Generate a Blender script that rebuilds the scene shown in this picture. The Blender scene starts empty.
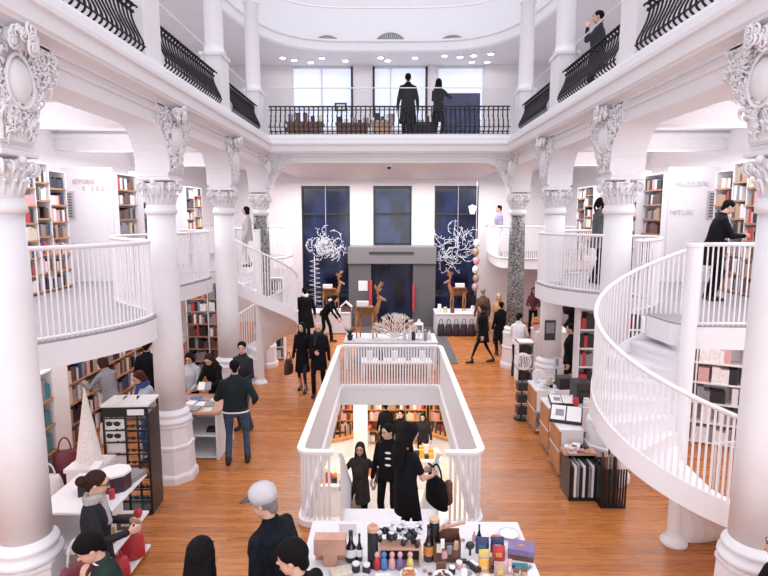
import bpy, math, random
from mathutils import Vector, Matrix
random.seed(7)
PI = math.pi
S = bpy.context.scene
COL = S.collection
V = Vector

# ------------------------------------------------------------------ materials
MATS = {}
def mat(name, rgb, rough=0.6, metal=0.0, var=0.04, scale=8.0, bump=0.0, emit=None, estr=0.0, coat=0.0):
    if name in MATS: return MATS[name]
    m = bpy.data.materials.new(name); m.use_nodes = True
    nt = m.node_tree; b = nt.nodes['Principled BSDF']
    b.inputs['Roughness'].default_value = rough
    b.inputs['Metallic'].default_value = metal
    b.inputs['Coat Weight'].default_value = coat
    if rough >= 0.8: b.inputs['Specular IOR Level'].default_value = 0.15
    tc = nt.nodes.new('ShaderNodeTexCoord')
    n = nt.nodes.new('ShaderNodeTexNoise'); n.inputs['Scale'].default_value = scale; n.inputs['Detail'].default_value = 3
    nt.links.new(tc.outputs['Object'], n.inputs['Vector'])
    r = nt.nodes.new('ShaderNodeValToRGB')
    r.color_ramp.elements[0].position = 0.3; r.color_ramp.elements[1].position = 0.7
    r.color_ramp.elements[0].color = (*[max(0, c*(1-var)) for c in rgb], 1)
    r.color_ramp.elements[1].color = (*[min(1, c*(1+var)) for c in rgb], 1)
    nt.links.new(n.outputs['Fac'], r.inputs['Fac'])
    nt.links.new(r.outputs['Color'], b.inputs['Base Color'])
    if bump:
        bp = nt.nodes.new('ShaderNodeBump'); bp.inputs['Strength'].default_value = bump; bp.inputs['Distance'].default_value = 0.02
        nt.links.new(n.outputs['Fac'], bp.inputs['Height']); nt.links.new(bp.outputs['Normal'], b.inputs['Normal'])
    if emit:
        b.inputs['Emission Color'].default_value = (*emit, 1); b.inputs['Emission Strength'].default_value = estr
    MATS[name] = m
    return m

WHITE = mat('white_paint', (0.80, 0.775, 0.80), 0.5, var=0.015)
WHITE2 = mat('white_plaster', (0.80, 0.765, 0.785), 0.62, var=0.03, scale=14)
RAILW = mat('white_enamel', (0.84, 0.81, 0.83), 0.35, var=0.01)
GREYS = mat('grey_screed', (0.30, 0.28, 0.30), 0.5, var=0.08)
IRON = mat('wrought_iron', (0.010, 0.007, 0.011), 0.5, 0.2, var=0.3)
BLACK = mat('black_cloth', (0.006, 0.006, 0.008), 0.85, var=0.3, scale=30)
NAVYB = mat('blackish_navy_cloth', (0.007, 0.009, 0.015), 0.8, var=0.3, scale=30)
CHAR = mat('charcoal_cloth', (0.024, 0.024, 0.030), 0.85, var=0.2, scale=30)
GREYC = mat('grey_wool', (0.22, 0.22, 0.24), 0.9, var=0.3, scale=60)
LGREY = mat('light_grey_cloth', (0.55, 0.54, 0.57), 0.9, var=0.15, scale=40)
DENIM = mat('blue_denim', (0.055, 0.085, 0.14), 0.85, var=0.3, scale=25)
BROWNC = mat('brown_fur', (0.13, 0.075, 0.05), 0.95, var=0.4, scale=30)
TANC = mat('tan_fur', (0.45, 0.27, 0.15), 0.95, var=0.4, scale=30)
WHITEC = mat('white_cloth', (0.75, 0.73, 0.76), 0.9, var=0.06, scale=20)
MAROON = mat('maroon_leather', (0.16, 0.025, 0.04), 0.5, var=0.2)
BLUEC = mat('blue_cloth', (0.05, 0.09, 0.25), 0.85, var=0.2, scale=30)
SKIN = mat('skin', (0.62, 0.37, 0.28), 0.5, var=0.06, scale=10)
HAIRB = mat('black_hair', (0.005, 0.004, 0.005), 0.82, var=0.3, scale=60)
HAIRN = mat('brown_hair', (0.035, 0.015, 0.012), 0.82, var=0.4, scale=60)
HAIRR = mat('auburn_hair', (0.075, 0.022, 0.018), 0.82, var=0.4, scale=60)
EYEM = mat('dark_eye', (0.015, 0.01, 0.01), 0.2)
LIPM = mat('lip', (0.42, 0.13, 0.12), 0.4)
SHOEM = mat('black_leather', (0.015, 0.013, 0.013), 0.35)
WOODO = mat('orange_oak', (0.48, 0.22, 0.09), 0.45, var=0.2, scale=5)
WOODS = mat('shelf_oak', (0.42, 0.22, 0.13), 0.5, var=0.2, scale=5)
WOODP = mat('pale_pink_wood', (0.55, 0.30, 0.22), 0.55, var=0.12, scale=6)
PLY = mat('deer_plywood', (0.40, 0.17, 0.06), 0.55, var=0.25, scale=6)
DARKW = mat('dark_wood', (0.045, 0.025, 0.02), 0.5, var=0.3)
GREYP = mat('grey_portal_panel', (0.115, 0.108, 0.118), 0.45, var=0.03)
DGREY = mat('dark_grey_plastic', (0.035, 0.035, 0.04), 0.4)
FRAMEM = mat('window_frame_black', (0.012, 0.012, 0.018), 0.4)
BLACKP = mat('black_plastic', (0.012, 0.012, 0.014), 0.3)
PAPER = mat('paper', (0.82, 0.80, 0.80), 0.7, var=0.03)
STEEL = mat('steel', (0.55, 0.55, 0.58), 0.3, 0.8)
GLASSB = mat('bottle_glass', (0.012, 0.010, 0.012), 0.08, coat=0.5)
LAMP = mat('lamp_diffuser', (1, 1, 1), 0.5, emit=(1, 0.97, 0.97), estr=14.0)
PCOL = {}
for nm, c in dict(navy=(0.03,0.05,0.14), black=(0.015,0.015,0.02), white=(0.78,0.76,0.78), cream=(0.66,0.58,0.46), orange=(0.80,0.34,0.04),
                  red=(0.50,0.04,0.05), pink=(0.66,0.36,0.38), brown=(0.14,0.06,0.04), teal=(0.05,0.22,0.25), grey=(0.26,0.25,0.28),
                  blue=(0.08,0.20,0.48), yellow=(0.75,0.55,0.15), purple=(0.20,0.14,0.30), green=(0.12,0.25,0.12), tan=(0.45,0.30,0.20), amber=(0.62,0.22,0.05)).items():
    PCOL[nm] = mat(nm+'_print', c, 0.45, var=0.12, scale=20)

def floor_mat():
    m = bpy.data.materials.new('orange_plank_floor'); m.use_nodes = True; nt = m.node_tree; b = nt.nodes['Principled BSDF']
    tc = nt.nodes.new('ShaderNodeTexCoord')
    br = nt.nodes.new('ShaderNodeTexBrick'); br.offset = 0.37
    br.inputs['Scale'].default_value = 1.0; br.inputs['Brick Width'].default_value = 1.5; br.inputs['Row Height'].default_value = 0.11
    br.inputs['Mortar Size'].default_value = 0.0025; br.inputs['Bias'].default_value = 0.0
    br.inputs['Color1'].default_value = (0.60, 0.225, 0.062, 1); br.inputs['Color2'].default_value = (0.42, 0.142, 0.040, 1); br.inputs['Mortar'].default_value = (0.13, 0.04, 0.015, 1)
    nt.links.new(tc.outputs['Object'], br.inputs['Vector'])
    mp = nt.nodes.new('ShaderNodeMapping'); mp.inputs['Scale'].default_value = (1.2, 16, 1)
    nt.links.new(tc.outputs['Object'], mp.inputs['Vector'])
    n = nt.nodes.new('ShaderNodeTexNoise'); n.inputs['Scale'].default_value = 2.5; n.inputs['Detail'].default_value = 6
    nt.links.new(mp.outputs['Vector'], n.inputs['Vector'])
    mx = nt.nodes.new('ShaderNodeMix'); mx.data_type = 'RGBA'; mx.blend_type = 'MULTIPLY'; mx.inputs[0].default_value = 0.75
    r = nt.nodes.new('ShaderNodeValToRGB'); r.color_ramp.elements[0].position = 0.3; r.color_ramp.elements[0].color = (0.66, 0.62, 0.60, 1); r.color_ramp.elements[1].position = 0.65; r.color_ramp.elements[1].color = (1.1, 1.05, 1.0, 1)
    nt.links.new(n.outputs['Fac'], r.inputs['Fac']); nt.links.new(br.outputs['Color'], mx.inputs[6]); nt.links.new(r.outputs['Color'], mx.inputs[7])
    nt.links.new(mx.outputs[2], b.inputs['Base Color'])
    rr = nt.nodes.new('ShaderNodeMapRange'); rr.inputs[3].default_value = 0.2; rr.inputs[4].default_value = 0.36
    nt.links.new(n.outputs['Fac'], rr.inputs[0]); nt.links.new(rr.outputs[0], b.inputs['Roughness'])
    bp = nt.nodes.new('ShaderNodeBump'); bp.inputs['Strength'].default_value = 0.12; bp.inputs['Distance'].default_value = 0.004
    nt.links.new(n.outputs['Fac'], bp.inputs['Height']); nt.links.new(bp.outputs['Normal'], b.inputs['Normal'])
    return m
FLOORM = floor_mat()

def marble_mat():
    m = bpy.data.materials.new('dark_speckled_marble'); m.use_nodes = True; nt = m.node_tree; b = nt.nodes['Principled BSDF']
    tc = nt.nodes.new('ShaderNodeTexCoord'); n = nt.nodes.new('ShaderNodeTexNoise'); n.inputs['Scale'].default_value = 22; n.inputs['Detail'].default_value = 8; n.inputs['Roughness'].default_value = 0.75
    nt.links.new(tc.outputs['Object'], n.inputs['Vector'])
    r = nt.nodes.new('ShaderNodeValToRGB'); r.color_ramp.elements[0].position = 0.42; r.color_ramp.elements[0].color = (0.04, 0.04, 0.042, 1)
    r.color_ramp.elements[1].position = 0.62; r.color_ramp.elements[1].color = (0.42, 0.41, 0.40, 1)
    nt.links.new(n.outputs['Fac'], r.inputs['Fac']); nt.links.new(r.outputs['Color'], b.inputs['Base Color']); b.inputs['Roughness'].default_value = 0.25
    return m
MARBLE = marble_mat()

def glass_mat(name, rgb, trans=0.85, rough=0.05):
    m = bpy.data.materials.new(name); m.use_nodes = True; nt = m.node_tree; b = nt.nodes['Principled BSDF']
    b.inputs['Base Color'].default_value = (*rgb, 1); b.inputs['Roughness'].default_value = rough
    t = nt.nodes.new('ShaderNodeBsdfTransparent'); mx = nt.nodes.new('ShaderNodeMixShader'); mx.inputs[0].default_value = trans
    o = nt.nodes['Material Output']
    nt.links.new(b.outputs[0], mx.inputs[1]); nt.links.new(t.outputs[0], mx.inputs[2]); nt.links.new(mx.outputs[0], o.inputs[0])
    return m
CLEAR = glass_mat('clear_glass', (0.5, 0.52, 0.55), 0.97)
def night_mat():
    m = bpy.data.materials.new('night_window_glass'); m.use_nodes = True; nt = m.node_tree; b = nt.nodes['Principled BSDF']
    tc = nt.nodes.new('ShaderNodeTexCoord'); mp = nt.nodes.new('ShaderNodeMapping'); mp.inputs['Scale'].default_value = (1.6, 1, 0.7)
    nt.links.new(tc.outputs['Object'], mp.inputs['Vector'])
    n = nt.nodes.new('ShaderNodeTexVoronoi'); n.distance = 'CHEBYCHEV'; n.inputs['Scale'].default_value = 1.3
    nt.links.new(mp.outputs['Vector'], n.inputs['Vector'])
    r = nt.nodes.new('ShaderNodeValToRGB'); r.color_ramp.elements[0].position = 0.25; r.color_ramp.elements[0].color = (0.004, 0.006, 0.018, 1)
    r.color_ramp.elements[1].position = 0.75; r.color_ramp.elements[1].color = (0.022, 0.04, 0.13, 1)
    nt.links.new(n.outputs['Distance'], r.inputs['Fac']); nt.links.new(r.outputs['Color'], b.inputs['Base Color'])
    b.inputs['Roughness'].default_value = 0.12
    return m
NIGHT = night_mat()

# ------------------------------------------------------------------ mesh builder
def perp(d):
    a = V((0, 0, 1)) if abs(d.z) < 0.9 else V((1, 0, 0))
    x = d.cross(a).normalized(); return x, d.cross(x).normalized()
class MB:
    def __init__(s): s.v = []; s.f = []; s.mi = []; s.m = 0
    def add(s, vs, fs):
        o = len(s.v); s.v += [tuple(p) for p in vs]; s.f += [tuple(i+o for i in f) for f in fs]; s.mi += [s.m]*len(fs); return s
    def box(s, c, d, rz=0, M=None):
        x, y, z = d[0]/2, d[1]/2, d[2]/2
        vs = [V((sx*x, sy*y, sz*z)) for sz in (-1, 1) for sy in (-1, 1) for sx in (-1, 1)]
        R = Matrix.Rotation(rz, 3, 'Z') if M is None else M
        vs = [R @ p + V(c) for p in vs]
        return s.add(vs, [(0,2,3,1), (4,5,7,6), (0,1,5,4), (2,6,7,3), (0,4,6,2), (1,3,7,5)])
    def bx(s, x0, x1, y0, y1, z0, z1): return s.box(((x0+x1)/2, (y0+y1)/2, (z0+z1)/2), (x1-x0, y1-y0, z1-z0))
    def lathe(s, prof, c=(0,0,0), n=24, rz=0, cap=True):
        vs = []; fs = []
        for r, z in prof:
            for i in range(n):
                a = rz + 2*PI*i/n; vs.append((c[0]+r*math.cos(a), c[1]+r*math.sin(a), c[2]+z))
        for k in range(len(prof)-1):
            for i in range(n):
                j = (i+1) % n; fs.append((k*n+i, k*n+j, (k+1)*n+j, (k+1)*n+i))
        if cap: fs.append(tuple(range(n-1, -1, -1))); fs.append(tuple((len(prof)-1)*n+i for i in range(n)))
        return s.add(vs, fs)
    def cyl(s, c, r, h, n=16, r2=None): return s.lathe([(r, 0), (r if r2 is None else r2, h)], c, n)
    def ell(s, c, r, n=12, k=8, R=None):
        vs = []; fs = []
        for a in range(1, k):
            t = PI*a/k
            for i in range(n):
                p = 2*PI*i/n; q = V((r[0]*math.sin(t)*math.cos(p), r[1]*math.sin(t)*math.sin(p), -r[2]*math.cos(t)))
                if R is not None: q = R @ q
                vs.append(q + V(c))
        q0 = V((0,0,-r[2])); q1 = V((0,0,r[2]))
        if R is not None: q0 = R @ q0; q1 = R @ q1
        vs += [q0+V(c), q1+V(c)]; b = (k-1)*n
        for a in range(k-2):
            for i in range(n):
                j = (i+1) % n; fs.append((a*n+i, a*n+j, (a+1)*n+j, (a+1)*n+i))
        for i in range(n):
            j = (i+1) % n; fs.append((b, j, i)); fs.append((b+1, (k-2)*n+i, (k-2)*n+j))
        return s.add(vs, fs)
    def tube(s, pts, r, n=8, closed=False, flat=None):
        pts = [V(p) for p in pts]; N = len(pts); rs = r if isinstance(r, (list, tuple)) else [r]*N
        vs = []; fs = []; pu = None
        for i, p in enumerate(pts):
            a = pts[(i-1) % N] if (i > 0 or closed) else p; b = pts[(i+1) % N] if (i < N-1 or closed) else p
            d = (b-a)
            if d.length < 1e-9: d = V((0,0,1))
            d.normalize()
            if pu is None: u, w = perp(d)
            else:
                u = pu - d*pu.dot(d)
                if u.length < 1e-6: u, w = perp(d)
                u.normalize(); w = d.cross(u).normalized()
            pu = u
            for j in range(n):
                t = 2*PI*j/n; vs.append(p + (u*math.cos(t) + w*math.sin(t)*(flat or 1))*rs[i])
        M = N if closed else N-1
        for i in range(M):
            i2 = (i+1) % N
            for j in range(n):
                k = (j+1) % n; fs.append((i*n+j, i*n+k, i2*n+k, i2*n+j))
        if not closed: fs.append(tuple(range(n-1, -1, -1))); fs.append(tuple((N-1)*n+j for j in range(n)))
        return s.add(vs, fs)
    def cap(s, p0, r0, p1, r1, n=10):
        p0 = V(p0); p1 = V(p1); d = p1-p0
        if d.length < 1e-6: return s.ell(p0, (r0, r0, r0))
        d.normalize(); pts = []; rr = []
        for t in (80, 50, 20): pts.append(p0 - d*r0*math.sin(math.radians(t))); rr.append(r0*math.cos(math.radians(t)))
        for t in (20, 50, 80): pts.append(p1 + d*r1*math.sin(math.radians(t))); rr.append(r1*math.cos(math.radians(t)))
        return s.tube(pts, rr, n)
    def loft(s, secs, n=16):
        # secs: (centre, xvec, yvec)
        vs = []; fs = []
        for c, x, y in secs:
            for i in range(n):
                t = 2*PI*i/n; vs.append(V(c) + V(x)*math.cos(t) + V(y)*math.sin(t))
        for k in range(len(secs)-1):
            for i in range(n):
                j = (i+1) % n; fs.append((k*n+i, k*n+j, (k+1)*n+j, (k+1)*n+i))
        fs.append(tuple(range(n-1, -1, -1))); fs.append(tuple((len(secs)-1)*n+i for i in range(n)))
        return s.add(vs, fs)
    def prism(s, poly, f0, f1):
        # poly 2D points mapped by f0/f1 into 3D; caps as ngons
        n = len(poly); vs = [f0(p) for p in poly] + [f1(p) for p in poly]
        fs = [tuple(range(n-1, -1, -1)), tuple(range(n, 2*n))] + [(i, (i+1) % n, n+(i+1) % n, n+i) for i in range(n)]
        return s.add(vs, fs)
    def slab(s, poly, z0, z1): return s.prism(poly, lambda p: (p[0], p[1], z0), lambda p: (p[0], p[1], z1))
    def strip(s, A, B, t=None):
        # quad strip between two 3D polylines
        n = len(A); return s.add(list(A)+list(B), [(i, i+1, n+i+1, n+i) for i in range(n-1)])
    def sweep(s, prof, path, closed=False):
        # prof: list of (offset to the left of travel, z), path: 2D points, mitred
        N = len(path); P = [V((p[0], p[1])) for p in path]; vs = []; m = len(prof)
        for i in range(N):
            a = (P[i]-P[i-1]) if (i > 0 or closed) else (P[1]-P[0]); b = (P[(i+1) % N]-P[i]) if (i < N-1 or closed) else (P[-1]-P[-2])
            a = a.normalized(); b = b.normalized(); na = V((-a.y, a.x)); nb = V((-b.y, b.x)); nn = na+nb; nn = nn/max(0.3, (1+na.dot(nb)))
            for o, z in prof: q = P[i] + nn*o; vs.append((q.x, q.y, z))
        fs = []
        for i in range(N if closed else N-1):
            i2 = (i+1) % N
            for j in range(m): k = (j+1) % m; fs.append((i*m+j, i*m+k, i2*m+k, i2*m+j))
        if not closed: fs.append(tuple(range(m-1, -1, -1))); fs.append(tuple((N-1)*m+j for j in range(m)))
        return s.add(vs, fs)
    def build(s, name, mats, parent=None, smooth=False, loc=None, bevel=0, scale=1.0, remesh=None):
        me = bpy.data.meshes.new(name)
        vs = s.v if scale == 1.0 else [(a*scale, b*scale, c*scale) for a, b, c in s.v]
        me.from_pydata(vs, [], s.f); 
        for m in (mats if isinstance(mats, (list, tuple)) else [mats]): me.materials.append(m)
        if isinstance(mats, (list, tuple)): me.polygons.foreach_set('material_index', s.mi)
        if smooth: me.polygons.foreach_set('use_smooth', [True]*len(me.polygons))
        me.update()
        o = bpy.data.objects.new(name, me); COL.objects.link(o)
        if parent is not None: o.parent = parent
        if loc is not None: o.location = loc
        if bevel:
            b = o.modifiers.new('bevel', 'BEVEL'); b.width = bevel; b.segments = 2; b.limit_method = 'ANGLE'; b.angle_limit = 0.8
        if remesh:
            r = o.modifiers.new('remesh', 'REMESH'); r.mode = 'VOXEL'; r.voxel_size = remesh; r.use_smooth_shade = True
            q = o.modifiers.new('smooth', 'SMOOTH'); q.iterations = 3 if remesh < .0095 and name in ('body',) else 9; q.factor = 0.5
        return o

def tag(o, label=None, cat=None, group=None, kind=None):
    if label: o['label'] = label
    if cat: o['category'] = cat
    if group: o['group'] = group
    if kind: o['kind'] = kind
    return o
def empty(name, loc=(0,0,0), rz=0, label=None, cat=None, group=None):
    o = bpy.data.objects.new(name, None); COL.objects.link(o); o.empty_display_size = 0.1
    o.location = loc; o.rotation_euler = (0, 0, rz); return tag(o, label, cat, group)
def struct(name, mb, m, smooth=False): return tag(mb.build(name, m, smooth=smooth), kind='structure')
def copy_tree(o, parent=None):
    c = o.copy(); COL.objects.link(c); c.parent = parent
    for ch in list(o.children): copy_tree(ch, c)
    return c
def dup(o, loc, rz=0, label=None, group=None, scale=None):
    c = copy_tree(o); c.location = loc; c.rotation_euler = (0, 0, rz)
    if label: c['label'] = label
    if group: c['group'] = group
    if scale: c.scale = (scale,)*3
    return c
def catmull(pts, k=8, closed=False):
    P = [V(p) for p in pts]; out = []; N = len(P)
    for i in range(N if closed else N-1):
        if closed: a, b, c, d = P[i-1], P[i], P[(i+1) % N], P[(i+2) % N]
        else: a, b, c, d = P[max(i-1, 0)], P[i], P[i+1], P[min(i+2, N-1)]
        for j in range(k):
            t = j/k; out.append(0.5*((2*b)+(c-a)*t+(2*a-5*b+4*c-d)*t*t+(3*b-a-3*c+d)*t**3))
    if not closed: out.append(P[-1])
    return out
def resample(P, sp, closed=False):
    P = list(P) + ([P[0]] if closed else []); out = [P[0].copy()]; acc = 0
    for a, b in zip(P, P[1:]):
        L = (b-a).length; t = sp-acc
        while t <= L: out.append(a+(b-a)*(t/L)); t += sp
        acc = (acc+L) % sp
    return out
CAMP = V((0, 0, 4.1))
def many(parent, name, proto_mb, m, transforms, smooth=False, limit=100):
    # the nearest `limit` as parts of their own, the rest as one stuff part; transforms: (loc, rz, zscale)
    tr = sorted(transforms, key=lambda t: (V(t[0])-CAMP).length)
    me = None
    for loc, rz, sz in tr[:limit]:
        if me is None: o = proto_mb.build(name, m, parent, smooth=smooth); me = o.data
        else: o = bpy.data.objects.new(name, me); COL.objects.link(o); o.parent = parent
        o.location = loc; o.rotation_euler = (0, 0, rz); o.scale = (1, 1, sz)
    rest = tr[limit:]
    if rest:
        b = MB()
        for loc, rz, sz in rest:
            M = Matrix.Translation(V(loc)) @ Matrix.Rotation(rz, 4, 'Z') @ Matrix.Diagonal((1, 1, sz, 1))
            b.add([M @ V(p) for p in proto_mb.v], proto_mb.f)
        tag(b.build(name+'_row', m, parent, smooth=smooth), kind='stuff')
def wb(mb, name, m, root, **k):
    # geometry given in world coordinates, stored relative to its root (unrotated)
    L = root.location; mb.v = [(a-L.x, b-L.y, c-L.z) for a, b, c in mb.v]
    return mb.build(name, m, root, **k)
def wmany(parent, name, mb, m, tr, **k):
    L = parent.location.copy()
    global CAMP
    save = CAMP.copy(); CAMP = CAMP - L
    many(parent, name, mb, m, [(tuple(V(t[0])-L), t[1], t[2]) for t in tr], **k)
    CAMP = save

CX = 3.4; YL = [4.88, 8.4, 11.6, 14.95]; ZM = 2.75; ZC = 5.44; ZU = 6.15; SIDE = 6.7; YW = 21.4
WX0, WX1, WY0, WY1 = -1.17, 1.22, 6.98, 13.0      # the well
# ------------------------------------------------------------------ floors
b = MB()
for x0, x1, y0, y1 in ((-SIDE, WX0, -1.5, YW), (WX1, SIDE, -1.5, YW), (WX0, WX1, -1.5, WY0), (WX0, WX1, WY1, YW)): b.bx(x0, x1, y0, y1, -0.12, 0)
struct('floor', b, FLOORM)
b = MB()
for x0, x1, y0, y1 in ((-SIDE, WX0, -1.5, YW), (WX1, SIDE, -1.5, YW), (WX0, WX1, -1.5, WY0), (WX0, WX1, WY1, YW)): b.bx(x0, x1, y0, y1, -0.42, -0.121)
struct('ceiling_basement', b, WHITE2)
b = MB(); b.bx(-SIDE, SIDE, 3, YW, -3.3, -3.2); struct('floor_basement', b, mat('pale_basement_floor', (0.72, 0.68, 0.66), 0.3, var=0.04))
b = MB(); b.bx(-SIDE, SIDE, YW, YW+.2, -3.2, -0.12); struct('wall_basement_far', b, WHITE2)
b = MB(); b.bx(-SIDE-.2, -SIDE, 3, YW, -3.2, -0.12); struct('wall_basement_left', b, WHITE2)
b = MB(); b.bx(SIDE, SIDE+.2, 3, YW, -3.2, -0.12); struct('wall_basement_right', b, WHITE2)
o = MB().bx(-1.0, 1.95, 15.2, 20.3, 0.0, 0.012).build('door_mat', mat('mat_grey', (0.10, 0.095, 0.105), 0.6, var=0.1, scale=40)); tag(o, 'long flat dark grey entrance mat on the wooden floor behind the stairwell', 'mat')

# ------------------------------------------------------------------ outer walls
for sx, nm in ((-1, 'left'), (1, 'right')):
    b = MB(); b.box((sx*(SIDE+.15), 10, 4.7), (.3, 23.4, 9.7)); struct('wall_'+nm, b, WHITE2)
    b = MB(); b.box((sx*(SIDE-.03), 10, .09), (.06, 23, .18)); struct('baseboard_'+nm, b, WHITE)
# far wall with three tall windows and the door
wins = [(-3.32, -1.48, 0.15, 5.2), (-0.60, 0.86, 2.97, 5.2), (1.72, 3.38, 0.15, 5.2)]
xs = [-SIDE, -3.32, -1.48, -0.60, 0.86, 1.72, 3.38, SIDE]
b = MB()
for i in (0, 2, 4, 6): b.bx(xs[i], xs[i+1], YW, YW+.35, 0, 5.2)
b.bx(-SIDE, SIDE, YW, YW+.35, 5.2, 7.25)
b.bx(-3.32, -1.48, YW, YW+.35, 0, .15); b.bx(1.72, 3.38, YW, YW+.35, 0, .15)
b.bx(-SIDE, -3.6, YW, YW+.35, 7.25, 9.6); b.bx(3.5, SIDE, YW, YW+.35, 7.25, 9.6); b.bx(-1.35, -0.6, YW, YW+.35, 7.25, 9.6); b.bx(1.4, 1.75, YW, YW+.35, 7.25, 9.6)
struct('wall_far', b, WHITE2)
def window(n, x0, x1, z0, z1, bars, vb=(), glass=NIGHT, fm=FRAMEM, y=YW+.12):
    t = empty('window_%d' % n, ((x0+x1)/2, y, z0)); tag(t, kind='structure')
    f = MB(); w = .055
    for a, c in ((x0, x0+w), (x1-w, x1)): f.bx(a, c, y-.06, y+.06, z0, z1)
    f.bx(x0+w, x1-w, y-.06, y+.06, z0, z0+w); f.bx(x0+w, x1-w, y-.06, y+.06, z1-w*1.6, z1)
    for z in bars: f.bx(x0+w, x1-w, y-.05, y+.05, z-.04, z+.04)
    for x in vb: f.bx(x-.03, x+.03, y-.045, y+.045, z0+w, z1-w)
    wb(f, 'window_frame', fm, t)
    g = MB(); g.bx(x0+w, x1-w, y+.055, y+.065, z0+w, z1-w); wb(g, 'pane', glass, t)
    return t
window(1, *wins[0], (4.15, 1.2)); window(2, *wins[1], (4.15,)); window(3, *wins[2], (4.15, 1.2))
BACKLIT = mat('backlit_blind', (0.80, 0.84, 0.95), 0.6, var=0.03, scale=3, emit=(0.72, 0.80, 1.0), estr=0.55)
window(4, -3.6, -1.35, 7.25, 9.55, (8.1,), (-2.5,), BACKLIT, WHITE); window(5, -0.6, 1.4, 7.25, 9.55, (8.1,), (0.05,), BACKLIT, WHITE); window(6, 1.75, 3.5, 7.25, 9.55, (8.1,), (), BACKLIT, WHITE)
for x in (-1.37, -.57, 1.37):
    b = MB(); b.bx(x-.04, x+.04, YW-.03, YW+.05, 7.25, 9.5); struct('trim_upper_mullion', b, FRAMEM)
# portal
t = empty('door_1', (.12, 20.9, 0)); tag(t, kind='structure')
b = MB(); b.bx(-1.48, -.66, 20.4, 21.38, 0, 2.34); b.bx(.88, 1.70, 20.4, 21.38, 0, 2.34); wb(b, 'door_jamb', GREYP, t)
b = MB(); b.bx(-1.50, 1.72, 20.3, 21.38, 2.34, 2.97); wb(b, 'door_canopy', mat('grey_portal_beam', (0.19, 0.18, 0.195), 0.45, var=0.02), t, bevel=.02)
b = MB(); b.bx(-.72, .9, 20.27, 20.3, 2.70, 2.79); wb(b, 'vent_slot', DGREY, t)
b = MB(); b.bx(-.66, .88, 21.2, 21.25, 0.06, 2.34); wb(b, 'door_glass', NIGHT, t)
b = MB()
for x in (-.63, .11, .85): b.bx(x-.03, x+.03, 21.13, 21.2, 0, 2.34)
b.bx(-.66, .88, 21.13, 21.2, 0, .12); b.bx(-.66, .88, 21.13, 21.2, 2.22, 2.34); wb(b, 'door_frame', FRAMEM, t)
b = MB(); b.bx(-1.12, -.78, 20.37, 20.4, 1.35, 1.72); o = b.build('notice_sheet', PAPER); tag(o, 'small white notice sheet on the left leg of the grey portal', 'notice')
b = MB(); b.bx(-.74, -.62, 20.3, 20.39, .6, 1.75); o = b.build('banner', PCOL['red']); tag(o, 'narrow red vertical banner on the left edge of the entrance opening', 'banner')
b = MB(); b.bx(.86, .94, 20.3, 20.39, .6, 1.6); o = b.build('banner', PCOL['red']); tag(o, 'narrow red vertical banner on the right edge of the entrance opening', 'banner')

# ------------------------------------------------------------------ arcade walls
ZB = 5.34; RH = .44; RV = .54
def arch_profile(ys, top):
    # outline in (y, z) with rounded-corner openings standing on the capitals
    hw = .21; zc = 4.70; pts = []
    y0 = ys[0]-2.2
    pts.append((y0, ZB))
    for i, y in enumerate(ys):
        for k in range(9):      # approach arc, curving down into the pier
            a = PI/2*k/8; pts.append((y-hw-RH+RH*math.sin(a), ZB-RV*(1-math.cos(a))))
        pts.append((y-hw, zc)); pts.append((y+hw, zc))
        for k in range(8, -1, -1):
            a = PI/2*k/8; pts.append((y+hw+RH-RH*math.sin(a), ZB-RV*(1-math.cos(a))))
    pts.append((ys[-1]+1.1, ZB))
    return pts
XI, XO = 3.18, 3.66
def arcade(sx, ys, nm):
    b = MB(); low = arch_profile(ys, 0); zt = 5.75
    A = [(sx*XI, y, z) for y, z in low]; B = [(sx*XO, y, z) for y, z in low]
    At = [(sx*XI, y, zt) for y, z in low]; Bt = [(sx*XO, y, zt) for y, z in low]
    b.strip(A, B); b.strip(A, At); b.strip(B, Bt); b.strip(At, Bt); struct('wall_%s_arcade' % nm, b, WHITE)
    # raised border following the openings
    b = MB()
    for i, y in enumerate(ys):
        for s in (-1, 1):
            P = [(sx*(XI-.012), y+s*(.21+RH-RH*math.sin(PI/2*k/10)), ZB+.02-RV*(1-math.cos(PI/2*k/10))) for k in range(11)] + [(sx*(XI-.012), y+s*.215, 4.72)]
            b.tube(P, .022, 6)
    struct('trim_%s_arch' % nm, b, WHITE)
arcade(-1, [1.8]+YL, 'left'); arcade(1, [1.8]+YL, 'right')
# far arcade, one wide span between the marble columns
b = MB(); Rr = .8; YF0, YF1 = 14.73, 15.17
P = [(-XI-.44, ZC)]
prof = []
for k in range(9): a = PI/2*k/8; prof.append((-CX+.23+Rr-Rr*math.sin(a)*.95, ZC-Rr*(1-math.cos(a))))
prof = prof[::-1]; low = [(-CX-.22, 4.66), (-CX+.23, 4.66)] + prof + [(-x, z) for x, z in prof[::-1]] + [(CX-.23, 4.66), (CX+.22, 4.66)]
A = [(x, YF0, z) for x, z in low]; B = [(x, YF1, z) for x, z in low]; At = [(x, YF0, 5.75) for x, z in low]; Bt = [(x, YF1, 5.75) for x, z in low]
b.strip(A, B); b.strip(A, At); b.strip(B, Bt); struct('wall_far_arcade', b, WHITE)
# cornice running round the atrium
path = [(-3.18, -1.2), (-3.18, 14.73), (3.18, 14.73), (3.18, -1.2)]
prof = [(0, 5.60), (-.03, 5.60), (-.03, 5.64), (-.07, 5.66), (-.15, 5.68), (-.155, 5.70), (-.175, 5.72), (-.175, 5.86), (-.205, 5.88), (-.205, 5.93), (-.155, 5.96), (-.14, 6.05), (-.06, 6.09), (-.04, ZU), (.40, ZU), (.40, 5.60)]
struct('trim_cornice', MB().sweep(prof, path), WHITE)
prof = [(0, 5.50), (-.018, 5.50), (-.03, 5.53), (-.018, 5.555), (0, 5.56)]
struct('trim_architrave', MB().sweep(prof, path), WHITE)
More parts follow.
